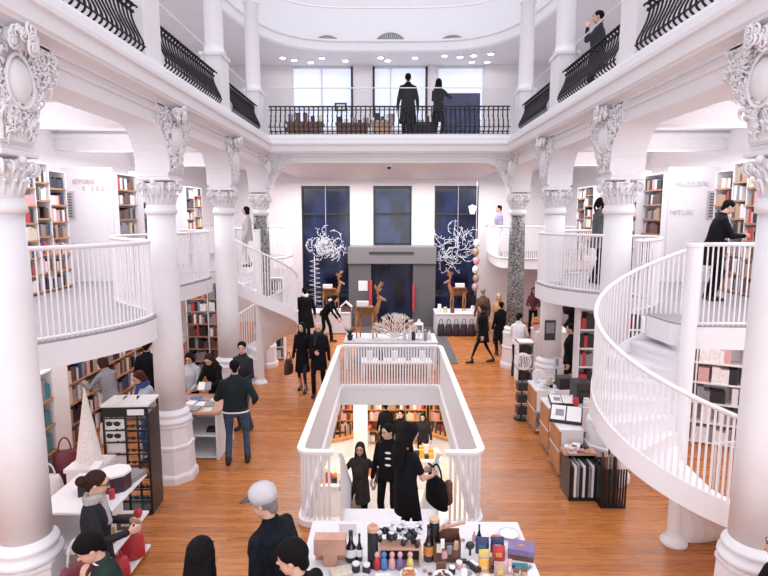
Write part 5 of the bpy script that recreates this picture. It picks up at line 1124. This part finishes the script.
def person(label, loc, facing, H=1.72, top=BLACK, hem=.72, trou=BLACK, shoe=SHOEM, hair=HAIRB, style='short', hands=(None, None), feet=((-.11, 0), (.11, 0)), lean=0, side=0, head=(0, 0), female=False, short_sleeve=False, bare_leg=None, vox=.011, collar=None, scarf=None, cap_=None, glasses=False, slim=1.0, curl=(.45, .45), footz=(0, 0), hood=None, hide_legs=False, flare=1.0, stripe=None, hs=1.0, bulk=1.1):
    s = H/1.75; t = empty('person', loc, math.radians(facing), label, 'person'); wf = (.90 if female else 1.0)*slim
    R = Matrix.Rotation(-math.radians(lean), 3, 'X') @ Matrix.Rotation(math.radians(side), 3, 'Y')
    hipc = V((0, -.25*math.sin(math.radians(lean))*.6, .94))
    T = lambda p: hipc + R @ (V(p)-V((0, 0, .94)))
    X = R @ V((1,0,0)); Yv = R @ V((0,1,0))
    neck = T((0, -.005, 1.44)); HR = Matrix.Rotation(math.radians(head[0]), 3, 'Z') @ Matrix.Rotation(-math.radians(lean*.5+head[1]), 3, 'X')
    hc = T((0, .005, 1.53)) + HR @ V((0, .02, .075+.09*(hs-1))); Hd = lambda p: hc + HR @ (V(p)*hs)
    sh = [T((-.160*wf, -.008, 1.36)), T((.160*wf, -.008, 1.36))]; arms = []
    for i in (0, 1):
        sg = -1 if i == 0 else 1; h_ = hands[i]
        w = T((sg*.25*wf, .06, .84)) if h_ is None else V(h_[:3])
        e, w = ik(sh[i], w, .285, .255, (sg*.5, -.75, -.4) if h_ is not None else (sg*.3, -1, 0)); arms.append((sh[i], e, w, h_))
    legs = []
    for i in (0, 1):
        f = feet[i]; a = V((f[0], f[1]-.03, .085+footz[i])); hp = hipc+V(((-.095, .095)[i]*wf, 0, -.03)); kn, a = ik(hp, a, .43, .43, (0, 1, 0)); legs.append((hp, kn, a))
    # body
    b = MB()
    b.loft([(T((0,0,.88)), X*.13*wf, Yv*.09), (T((0,0,1.08)), X*.12*wf, Yv*.085), (T((0,.01,1.26)), X*.145*wf, Yv*.095), (T((0,0,1.38)), X*.15*wf, Yv*.08), (T((0,-.005,1.43)), X*.08, Yv*.055)], 16)
    b.cap(T((0,-.01,1.40)), .058*(.88 if female else 1), Hd((0,-.02,-.04)), .054*(.88 if female else 1)*hs)
    hk = lambda *q: tuple(v*hs for v in q)
    b.ell(Hd((0,-.012,.028)), hk(.074,.094,.088), 18, 12, HR); b.ell(Hd((0,.018,-.03)), hk(.060,.070,.078), 16, 10, HR); b.ell(Hd((0,.045,-.082)), hk(.030,.028,.026), 10, 8, HR); b.ell(Hd((0,.070,.03)), hk(.048,.02,.03), 10, 6, HR)
    b.cap(Hd((0,.088,.012)), .009, Hd((0,.104,-.020)), .0125, 8); b.cap(Hd((-.012,.084,-.028)), .008, Hd((.012,.084,-.028)), .008, 6)
    for sg in (-1, 1): b.ell(Hd((sg*.076,-.008,-.004)), (.010,.018,.030), 8, 6, HR)
    b.cap(Hd((-.016,.078,-.056)), .010, Hd((.016,.078,-.056)), .010, 8)
    for i, (S_, E_, W_, h_) in enumerate(arms):
        b.cap(S_, .046*wf, E_, .038*wf); b.cap(E_, .038*wf, W_, .025)
        sg = -1 if i == 0 else 1; dr = (W_-E_).normalized()
        if h_ is not None and len(h_) > 3: dd = V(h_[3]); 
        else: dd = dr
        th = V((0, 1, .1)) if h_ is None else V((-sg*.35, .1, 1)); n_ = V((-sg, 0, 0)) if h_ is None else V((-sg*.7, .1, -.5))
        if h_ is not None and len(h_) > 4: th = V(h_[4])
        if h_ is not None and len(h_) > 5: n_ = V(h_[5])
        hand(b, W_, dd, th, n_, curl[i])
    for hp, kn, a in legs: b.cap(hp, .07, kn, .046); b.cap(kn, .048, a, .033)
    body = b.build('body', SKIN, t, smooth=True, scale=s, remesh=min(vox, .0085)*s)
    for sg in (-1, 1): MB().ell(Hd((sg*.029,.0845,.020)), (.0115,.008,.0075), 8, 6, HR).build('eye', EYEM, body, smooth=True, scale=s); MB().cap(Hd((sg*.016,.093,.040)), .0045, Hd((sg*.044,.080,.042)), .0035, 6).build('eyebrow', hair, body, scale=s)
    MB().ell(Hd((0,.0895,-.056)), (.021,.005,.0065), 8, 6, HR).build('mouth', LIPM, body, smooth=True, scale=s)
    # garment
    b = MB(); w1 = wf
    low = .90 if hem > .88 else .93
    b.loft([(T((0,0,.90)), X*.178*w1, Yv*.13*bulk), (T((0,0,1.06)), X*.158*w1, Yv*.122*bulk), (T((0,.01,1.25)), X*.182*w1, Yv*.135*bulk), (T((0,0,1.36)), X*.185*w1, Yv*.108*bulk), (T((0,-.005,1.42)), X*.145*w1, Yv*.082), (T((0,-.01,1.465)), X*.078, Yv*.07), (T((0,-.015,1.50)), X*.072, Yv*.068)], 18)
    if female: b.ell(T((-.07*w1,.09,1.24)), (.06,.05,.06)); b.ell(T((.07*w1,.09,1.24)), (.06,.05,.06))
    if hem < .9:
        c0 = T((0,0,.92)); c1 = V((c0.x, c0.y*1.0, hem)); k = (.92-hem)
        b.loft([(c1, V((.172*w1+.09*k*flare,0,0)), V((0,(.135+.08*k*flare)*bulk,0))), ((c0+c1)/2, V((.175*w1+.04*k*flare,0,0)), V((0,(.132+.04*k*flare)*bulk,0))), (c0+V((0,0,.04)), X*.172*w1, Yv*.13*bulk)], 18)
    for i, (S_, E_, W_, h_) in enumerate(arms):
        b.cap(S_, .058*min(bulk,1.12), E_, .047*wf*min(bulk,1.12))
        if short_sleeve: pass
        else: b.cap(E_, .048*wf*min(bulk,1.12), E_+(W_-E_)*.93, .040)
    if short_sleeve:
        b = MB(); b.loft([(T((0,0,.90)), X*.165*w1, Yv*.125), (T((0,0,1.06)), X*.145*w1, Yv*.115), (T((0,.01,1.25)), X*.168*w1, Yv*.125), (T((0,0,1.37)), X*.172*w1, Yv*.105), (T((0,-.005,1.435)), X*.10*w1, Yv*.07)], 18)
        for S_, E_, W_, h_ in arms: b.cap(S_, .064, S_+(E_-S_)*.62, .056)
        if hem < .9: c0 = T((0,0,.92)); c1 = V((c0.x, c0.y, hem)); b.loft([(c1, V((.16,0,0)), V((0,.13,0))), (c0+V((0,0,.04)), X*.165*w1, Yv*.125)], 18)
    b.build('coat' if hem < .85 else 'jacket', top, t, smooth=True, scale=s, remesh=vox*s)
    if stripe is not None:
        b = MB(); c0 = T((0,0,.895)); b.tube([c0+X*(.172*w1*math.cos(a))+Yv*(.128*math.sin(a)) for a in [2*PI*i/24 for i in range(24)]], .016, 6, True); b.build('hem_band', stripe, t, smooth=True, scale=s)
    if not hide_legs:
        b = MB(); b.ell(hipc+V((0,0,-.03)), (.16*wf, .115, .12), 16, 10); r1, r2, r3 = (.088, .062, .058) if not bare_leg else (.078, .052, .036)
        for hp, kn, a in legs: b.cap(hp, r1*wf, kn, r2); b.cap(kn, r2, a+V((0,0,.015)), r3 if not bare_leg else .036)
        b.build('trousers' if not bare_leg else 'tights', bare_leg or trou, t, smooth=True, scale=s, remesh=vox*s)
        for i, (hp, kn, a) in enumerate(legs):
            b = MB(); g = V((a.x, a.y, footz[i])); 
            b.loft([(g+V((0,-.07,.045)), V((.028,0,0)), V((0,0,.040))), (g+V((0,-.03,.048)), V((.040,0,0)), V((0,0,.047))), (g+V((0,.05,.042)), V((.044,0,0)), V((0,0,.040))), (g+V((0,.12,.034)), V((.047,0,0)), V((0,0,.032))), (g+V((0,.18,.026)), V((.034,0,0)), V((0,0,.024)))], 12)
            b.cap(g+V((0,-.025,.05)), .045, g+V((0,-.02,.12)), .043); b.v = [(x, y, max(z, footz[i]+.001)) for x, y, z in b.v]; b.build('shoe', shoe, t, smooth=True, scale=s)
    # hair
    b = MB()
    if style != 'bald':
        b.ell(Hd((0,-.024,.040)) if not cap_ else Hd((0,-.028,.02)), hk(.084,.098,.090) if not cap_ else hk(.079,.088,.07), 18, 12, HR)
        if style in ('short', 'long', 'bun', 'tail', 'bob', 'fringe'): b.cap(Hd((0,-.06,.0)), .058*hs, Hd((0,-.068,-.045)), .045*hs)
        if style not in ('bun', 'short', 'fringe'): 
            for sg in (-1, 1): b.cap(Hd((sg*.066,.0,.03)), .03, Hd((sg*.072,-.015,-.07 if style == 'bob' else -.10)), .030)
        if style == 'long':
            b.loft([(Hd((0,-.05,.03)), HR@V((.085*hs,0,0)), HR@V((0,.06,0))), (Hd((0,-.07,-.08)), HR@V((.095*hs,0,0)), HR@V((0,.05,0))), (T((0,-.115,1.38)), X*.11*hs, Yv*.045), (T((0,-.125,1.22)), X*.09*hs, Yv*.03)], 14)
            for sg in (-1, 1): b.cap(Hd((sg*.072,-.01,-.08)), .032, T((sg*.085,.05,1.33)), .026)
        if style == 'bob': b.loft([(Hd((0,-.045,.03)), HR@V((.09,0,0)), HR@V((0,.06,0))), (Hd((0,-.05,-.05)), HR@V((.10,0,0)), HR@V((0,.065,0))), (Hd((0,-.05,-.11)), HR@V((.085,0,0)), HR@V((0,.055,0)))], 14)
        if style == 'bun': b.ell(Hd((0,-.14,.005)), (.056,.06,.056), 12, 8, HR)
        if style == 'tail': b.cap(Hd((0,-.12,.03)), .03, Hd((0,-.15,-.06)), .028); b.cap(Hd((0,-.15,-.06)), .028, Hd((0,-.13,-.18)), .014)
        if style == 'fringe' : b.ell(Hd((0,.055,.08)), hk(.062,.04,.032), 12, 8, HR); b.ell(Hd((0,-.01,.06)), hk(.09,.1,.085), 14, 10, HR); b.cap(Hd((0,-.06,.0)), .058, Hd((0,-.068,-.045)), .045)
        b.build('hair', hair, t, smooth=True, scale=s, remesh=min(vox, .009)*s)
    if scarf: 
        b = MB(); 
        for q in range(2): b.tube([neck+V((.082*math.cos(a), .075*math.sin(a)+.01, .01+.035*q+.015*math.sin(2*a+q))) for a in [2*PI*i/20 for i in range(20)]], .036, 8, True)
        b.cap(neck+V((.03,.09,0)), .04, neck+V((.06,.13,-.22)), .045); b.build('scarf', scarf, t, smooth=True, scale=s, remesh=.012)
    if hood: MB().ell(T((0,-.10,1.45)), (.12,.06,.06)).build('hood', hood, t, smooth=True, scale=s)
    if collar:
        MB().tube([neck+V((.066*math.cos(a), .062*math.sin(a), .02)) for a in [2*PI*i/16 for i in range(16)]], .014, 6, True).build('collar', collar, t, smooth=True, scale=s)
    if cap_:
        c = MB(); c.lathe([(.094,-.02), (.099,.03), (.092,.075), (.060,.108), (.001,.122)], (0,0,0), 20); c.v = [tuple(Hd((x, y*1.12-.015, z+.045))) for x, y, z in c.v]; o = c.build('cap', cap_[0], t, smooth=True, scale=s)
        c = MB(); c.loft([((0,.06,.055), (.075,0,0), (0,.0,.008)), ((0,.11,.052), (.072,0,0), (0,0,.007)), ((0,.16,.040), (.055,0,0), (0,0,.006)), ((0,.185,.033), (.02,0,0), (0,0,.004))], 12); c.v = [tuple(Hd(p)) for p in c.v]; c.build('visor', cap_[1], o, smooth=True, scale=s)
        MB().ell(Hd((0,-.015,.158)), (.009,.009,.006)).build('top_button', cap_[0], o, scale=s)
    if glasses:
        c = MB()
        for sg in (-1, 1): c.tube([(sg*.032+.024*math.cos(a), .098, .018+.018*math.sin(a)) for a in [2*PI*i/12 for i in range(12)]], .003, 5, True); c.tube([(sg*.056, .096, .022), (sg*.078, .0, .012)], .003, 5)
        c.tube([(-.009,.1,.02), (.009,.1,.02)], .003, 5); c.v = [tuple(Hd(p)) for p in c.v]; c.build('spectacles', BLACKP, t, scale=s)
    return t
D = V
JK = mat('black_quilted', (.007, .009, .014), .85, var=.3, scale=20)
# foreground
person('man in a white baseball cap and black jacket standing at the bottom left of centre', (-.98, 4.50, 0), 64, 1.79, JK, .80, BLACK, style='short', hair=mat('grey_hair', (.20,.17,.16), .6), slim=1.25, bulk=1.45, cap_=(mat('cap_white', (.52,.50,.52), .8), DGREY), head=(14, 10), lean=8, vox=.009, hs=1.12)
person('dark-haired man in black in profile below the man with the cap', (-.64, 3.83, 0), 62, 1.71, BLACK, .78, BLACK, style='fringe', head=(26, 6), lean=6, slim=1.25, bulk=1.35, hs=1.15, vox=.009)
person('long black haired woman seen from behind at the bottom edge', (-1.42, 3.92, 0), -8, 1.66, BLACK, .74, BLACK, style='long', female=True, vox=.009, hs=1.28, slim=1.2, bulk=1.2)
person('woman with a dark bun, glasses and a grey scarf beside the near column', (-2.84, 5.06, 0), -68, 1.68, CHAR, .55, BLACK, hair=HAIRN, style='bun', female=True, scarf=mat('grey_scarf', (.42,.38,.38), .9, var=.2, scale=50), glasses=True, head=(-6, 14), hands=((-.14, .30, 1.08), (.14, .30, 1.10)), vox=.009, hs=1.08)
person('black-haired man in a dark green jacket resting his chin on his hand', (-2.28, 4.22, 0), 118, 1.60, mat('dark_green_cloth', (.02,.035,.032), .85, var=.3), .78, BLACK, style='fringe', head=(6, 22), hands=((.0, .22, 1.30, (0.05, -.15, 1), (-.6, -.4, .2), (0, -1, 0)), None), lean=10, vox=.009, collar=PAPER, hs=1.15)
# middle left
person('woman in a long black coat carrying a brown bag, walking with a man', (-2.02, 12.75, 0), 172, 1.66, BLACK, .50, bare_leg=CHAR, style='long', female=True, head=(-14, 0), feet=((-.1, .12), (.1, -.12)), scarf=BLACK)
person('balding man in a black overcoat looking at a phone beside the woman', (-1.60, 12.45, 0), 176, 1.74, BLACK, .62, BLACK, style='bald', head=(10, 22), hands=(None, (.02, .30, 1.08)), feet=((-.1, -.1), (.1, .14)), scarf=CHAR)
person('man in a dark sweater and blue jeans with his back to us', (-2.52, 8.86, 0), 8, 1.78, mat('dark_green_black', (.014,.022,.024), .85, var=.3), .92, DENIM, hands=((-.22, .30, 1.05), (.28, .12, .98)), feet=((-.14, 0), (.16, .06)), stripe=PAPER, head=(10, 8), lean=4, slim=1.2)
person('man in a dark jacket facing us behind the man in jeans', (-2.78, 10.35, 0), 160, 1.76, CHAR, .85, DENIM, head=(25, 8), hands=((-.15, .3, 1.05), None), style='short')
person('long-haired woman in black bending over a book at the magazine table', (-3.30, 10.3, 0), 172, 1.66, BLACK, .8, BLACK, style='long', hair=HAIRN, female=True, lean=24, head=(0, 22), hands=((-.10, .50, 1.05), (.12, .50, 1.08)))
person('dark-haired girl in a white top reading beside the second left column', (-3.74, 10.25, 0), 178, 1.58, mat('pale_knit', (.5,.5,.53), .9, var=.1), .9, BLACK, style='bob', female=True, head=(0, 25), hands=((-.12, .3, 1.0), (.12, .3, 1.0)))
person('woman in a grey wool coat leaning to the shelves under the left mezzanine', (-5.05, 9.75, 0), 60, 1.62, GREYC, .62, BLACK, style='bob', hair=HAIRN, female=True, lean=16, hands=((-.25, .40, 1.15), (.15, .4, 1.1)), head=(10, 10), flare=1.5)
person('person in a wide black coat beside the woman in grey', (-4.78, 10.75, 0), 10, 1.68, BLACK, .60, BLACK, style='short', flare=1.6)
person('red-haired woman in a white and blue jacket bending behind the sunglasses rack', (-3.95, 8.86, 0), 140, 1.66, mat('pale_blue_jacket', (.45,.50,.55), .85, var=.15), .85, BLUEC, style='bob', hair=HAIRR, female=True, lean=12, head=(0, 22), hands=((-.12, .45, 1.0), (.15, .45, 1.0)), scarf=BLUEC)
# middle right
person('woman in a black coat striding towards the stairwell on the right', (2.62, 15.35, 0), 95, 1.68, BLACK, .62, bare_leg=BLACK, style='tail', hair=HAIRN, female=True, feet=((-.06, .38), (.06, -.30)), lean=3, head=(0, 8), flare=1.6)
person('shop assistant with a black bun in a pale top at the small white shelf unit', (3.30, 14.15-.1, 0), -25, 1.66, WHITEC, .88, CHAR, style='bun', female=True, hands=((-.15, .35, 1.05), (.15, .38, 1.05)), head=(-10, 12), lean=6)
person('person in a long brown fur coat near the right window table', (3.05, 18.0, 0), 10, 1.78, BROWNC, .35, BLACK, hair=mat('grey_hair', (.25,.23,.23), .6), flare=1.2)
person('blonde woman in a tan coat near the right marble column', (3.50, 17.7, 0), 175, 1.66, TANC, .45, BLACK, style='long', hair=mat('blonde_hair', (.42,.26,.15), .6, var=.3), female=True)
person('person in black standing close behind the striding woman', (3.28, 16.2, 0), 10, 1.62, BLACK, .5, BLACK, style='short')
person('dark-haired woman in a maroon top behind the far counter on the right', (5.0, 19.2, 0), 165, 1.66, mat('maroon_knit', (.16,.06,.08), .9), .88, BLACK, style='long', female=True, hands=((-.15, .32, 1.05), (.15, .32, 1.05)))
# far left dark pair
person('person in a black coat with a white fur collar behind the walking couple', (-2.72, 17.9, 0), 20, 1.82, BLACK, .45, BLACK, style='short', scarf=WHITEC, flare=1.7, slim=1.3)
person('slim person in black bending forward left of the entrance table', (-2.02, 17.9, 0), -110, 1.72, BLACK, .88, BLACK, style='tail', lean=38, head=(0, 10), female=True, hands=((-.1, .5, .75), (.12, .5, .75)), hood=WHITEC, feet=((-.1, .15), (.1, -.2)))
# stairs
YA = 9.0; YM = 8.5
SZ = lambda y: 0 if y < YS0 else -(int((y-YS0)/RUN)+1)*RISE
person('smiling woman in a dark brown coat climbing the stairs with a white strap bag', (-.48, YA, SZ(YA)), 172, 1.66, mat('dark_brown_coat', (.045,.035,.034), .85, var=.3), .62, BLACK, style='long', hair=HAIRN, female=True, hands=((.30-.6, .14, 1.05), (.33, .12, .98)), head=(4, 4), feet=((-.09, 0), (.1, .02)))
mb_ = person('man in a black jacket with pale chest markings coming up the stairs', (.0, YM, SZ(YM)), 165, 1.80, BLACK, .85, BLACK, style='short', head=(-35, 6))
for z_ in (1.36, 1.27, 1.16): MB().ell((-.03, .165, z_), (.05, .012, .018)).build('pale_marking', PAPER, mb_)
person('woman in a black short sleeved top looking at her phone before the stairs', (.20, 6.25, 0), -52, 1.71, BLACK, .62, BLACK, style='long', female=True, short_sleeve=True, head=(-8, 28), hands=((-.06, .33, 1.03, (.5, 1, .15), (0, 0, 1), (1, -.3, 0)), (.10, .33, 1.02, (-.3, 1, .15), (0, 0, 1), (-1, -.3, 0))), vox=.009, curl=(.7, .7), hs=1.08, slim=1.2)
t = empty('phone', (.20+.33, 6.25+.26, 1.045), math.radians(-52), 'black phone in the hands of the short-sleeved woman before the stairs', 'phone'); M = Matrix.Rotation(.6, 3, 'X'); MB().box((0,0,0), (.075, .01, .15), M=M).build('phone_body', BLACKP, t); MB().box((0,-.006,-.004), (.066, .003, .13), M=M).build('screen', DGREY, t)
# bags held
bag((-2.34, 12.72, .42), .34, .14, .36, 'brown leather handbag hanging from the arm of the woman in the long black coat', mat('brown_leather', (.07,.03,.025), .5), 1.2)
t = bag((.58, 6.40, .62), .42, .16, .36, 'dark round shoulder bag with a brown fur tassel beside the short-sleeved woman', BLACK, -1.1); MB().cap((.12,.09,.30), .05, (.10,.10,.08), .06).build('fur_tassel', BROWNC, t, smooth=True)
bag((-.54, YA-.1, .42+SZ(YA)), .22, .1, .26, 'beige shoulder bag hanging at the side of the smiling woman', PCOL['tan'], .5, hm=PAPER)
bag((-2.83, 4.70, .42), .34, .15, .55, 'maroon leather bag at the back of the bun-haired woman', MAROON, 1.0, hm=LGREY)
t = empty('open_book', (-3.31, 9.72, 1.06), .1, 'open paperback held by the woman bending over the table', 'book'); MB().box((-.05,0,0), (.11, .15, .012), M=Matrix.Rotation(.9, 3, 'X')).build('page', PAPER, t); MB().box((.06,0,.0), (.11, .15, .012), M=Matrix.Rotation(.9, 3, 'X')).build('cover', PCOL['grey'], t)
# upper gallery and mezzanines
person('man in a black coat standing at the far upper balustrade', (.52, 16.0, ZU), 6, 1.84, BLACK, .45, BLACK, style='short', slim=1.1, flare=1.2)
person('woman with long black hair standing right of the man at the far upper balustrade', (1.36, 16.0, ZU), -30, 1.70, BLACK, .55, BLACK, style='long', female=True, hands=((-.1, .3, 1.35), (.12, .3, 1.35)), head=(10, 0))
person('person in a dark coat on the right upper gallery behind the second balustrade', (3.9, 11.0, ZU), 75, 1.74, NAVYB, .7, BLACK, style='short', hands=((-.04, .2, 1.42), None))
person('person with dark hair on the left far mezzanine behind the spiral stair', (-3.72, 14.72, ZM), 100, 1.60, mat('white_grey_knit', (.5,.48,.5), .9), .75, LGREY, style='bob', female=True)
person('young man in a checked shirt on the far right mezzanine', (3.62, 18.6, ZM), 95, 1.70, mat('grey_lilac_shirt', (.28,.27,.38), .9, var=.3, scale=40), .88, CHAR, style='short')
person('woman with a black ponytail and grey coat on the right mezzanine', (4.15, 11.15, ZM), -80, 1.72, mat('grey_green_coat', (.12,.125,.13), .85, var=.3), .72, BLACK, style='tail', female=True, hands=((-.1, .32, 1.25), (.1, .3, 1.2)))
person('person in a black padded coat browsing the right mezzanine shelves', (5.18, 8.95, ZM), -100, 1.64, BLACK, .6, BLACK, style='short', slim=1.0, lean=14, head=(0, 20), hands=((-.1, .4, 1.1), (.1, .4, 1.1)))
person('person in black at the far right edge of the mezzanine shelves', (5.70, 8.42, ZM), -60, 1.74, BLACK, .5, BLACK, style='long', female=True)
person('person in black half hidden behind the second right column', (4.1, 12.4, 0), 80, 1.70, BLACK, .6, BLACK)
person('person in a black coat cut by the right edge of the picture', (3.14, 4.2, 0), 60, 1.60, BLACK, .6, BLACK)
# basement
person('person in black standing in the basement beyond the stairs', (.35, 15.6, -3.2), 160, 1.74, BLACK, .7, BLACK)
person('person in dark clothes bending over a basement table', (1.0, 15.7, -3.2), 170, 1.68, CHAR, .75, BLACK, style='bob', lean=15)
person('person in black at the basement shelves on the left', (-.1, 16.3, -3.2), 10, 1.72, BLACK, .7, BLACK)
# ------------------------------------------------------------------ lights and camera
def area(name, loc, rot, sx, sy, power, col=(1, .97, .98)):
    l = bpy.data.lights.new(name, 'AREA'); l.shape = 'RECTANGLE'; l.size = sx; l.size_y = sy; l.energy = power; l.color = col
    o = bpy.data.objects.new(name, l); COL.objects.link(o); o.location = loc; o.rotation_euler = rot; return o
area('skylight', (0, 9, 16.5), (0, 0, 0), 12, 22, 1500, (.93, .94, 1))
for sx in (-1, 1):
    area('aisle_light', (sx*5.2, 9.5, 5.3), (0, 0, 0), 2, 16, 330, (.97, .96, 1))
    area('ceiling_fill_light', (sx*5.2, 9.5, 5.0), (PI, 0, 0), 1.5, 15, 90)  # added upward fill to whiten the aisle ceilings, no cove lamp there
    area('under_mezz_light', (sx*5.3, 9.5, 2.38), (0, 0, 0), 1.6, 9, 110, (1, .95, .93))
    area('upper_gallery_light', (sx*5.6, 10, 9.4), (0, 0, 0), 1.2, 18, 70)
area('entrance_light', (0, 18.0, 5.35), (0, 0, 0), 9, 5, 720)
area('upper_far_light', (0, 20.6, 9.4), (0, 0, 0), 9, 1, 30)
area('basement_light', (0, 14.5, -0.5), (0, 0, 0), 6, 6, 430, (1, .84, .66))
area('front_fill_light', (0, -1.4, 3.6), (math.radians(86), 0, 0), 10, 4.5, 430, (.93, .95, 1))  # added fill from behind the camera, brightens the column shafts
w = bpy.data.worlds.new('sky'); S.world = w; w.use_nodes = True
bg = w.node_tree.nodes['Background']; bg.inputs[0].default_value = (.90, .91, 1, 1); bg.inputs[1].default_value = .9
cam = bpy.data.cameras.new('camera'); co = bpy.data.objects.new('camera', cam); COL.objects.link(co)
cam.sensor_width = 36; cam.lens = 36*560/768; cam.clip_end = 200; cam.clip_start = .05
co.location = (0, 0, 4.1); co.rotation_euler = (math.radians(90-7.4), 0, math.atan(5/560))
S.camera = co
S.view_settings.view_transform = 'Standard'; S.view_settings.look = 'None'; S.view_settings.gamma = 1; S.view_settings.use_curve_mapping = False
S.view_settings.exposure = -0.22
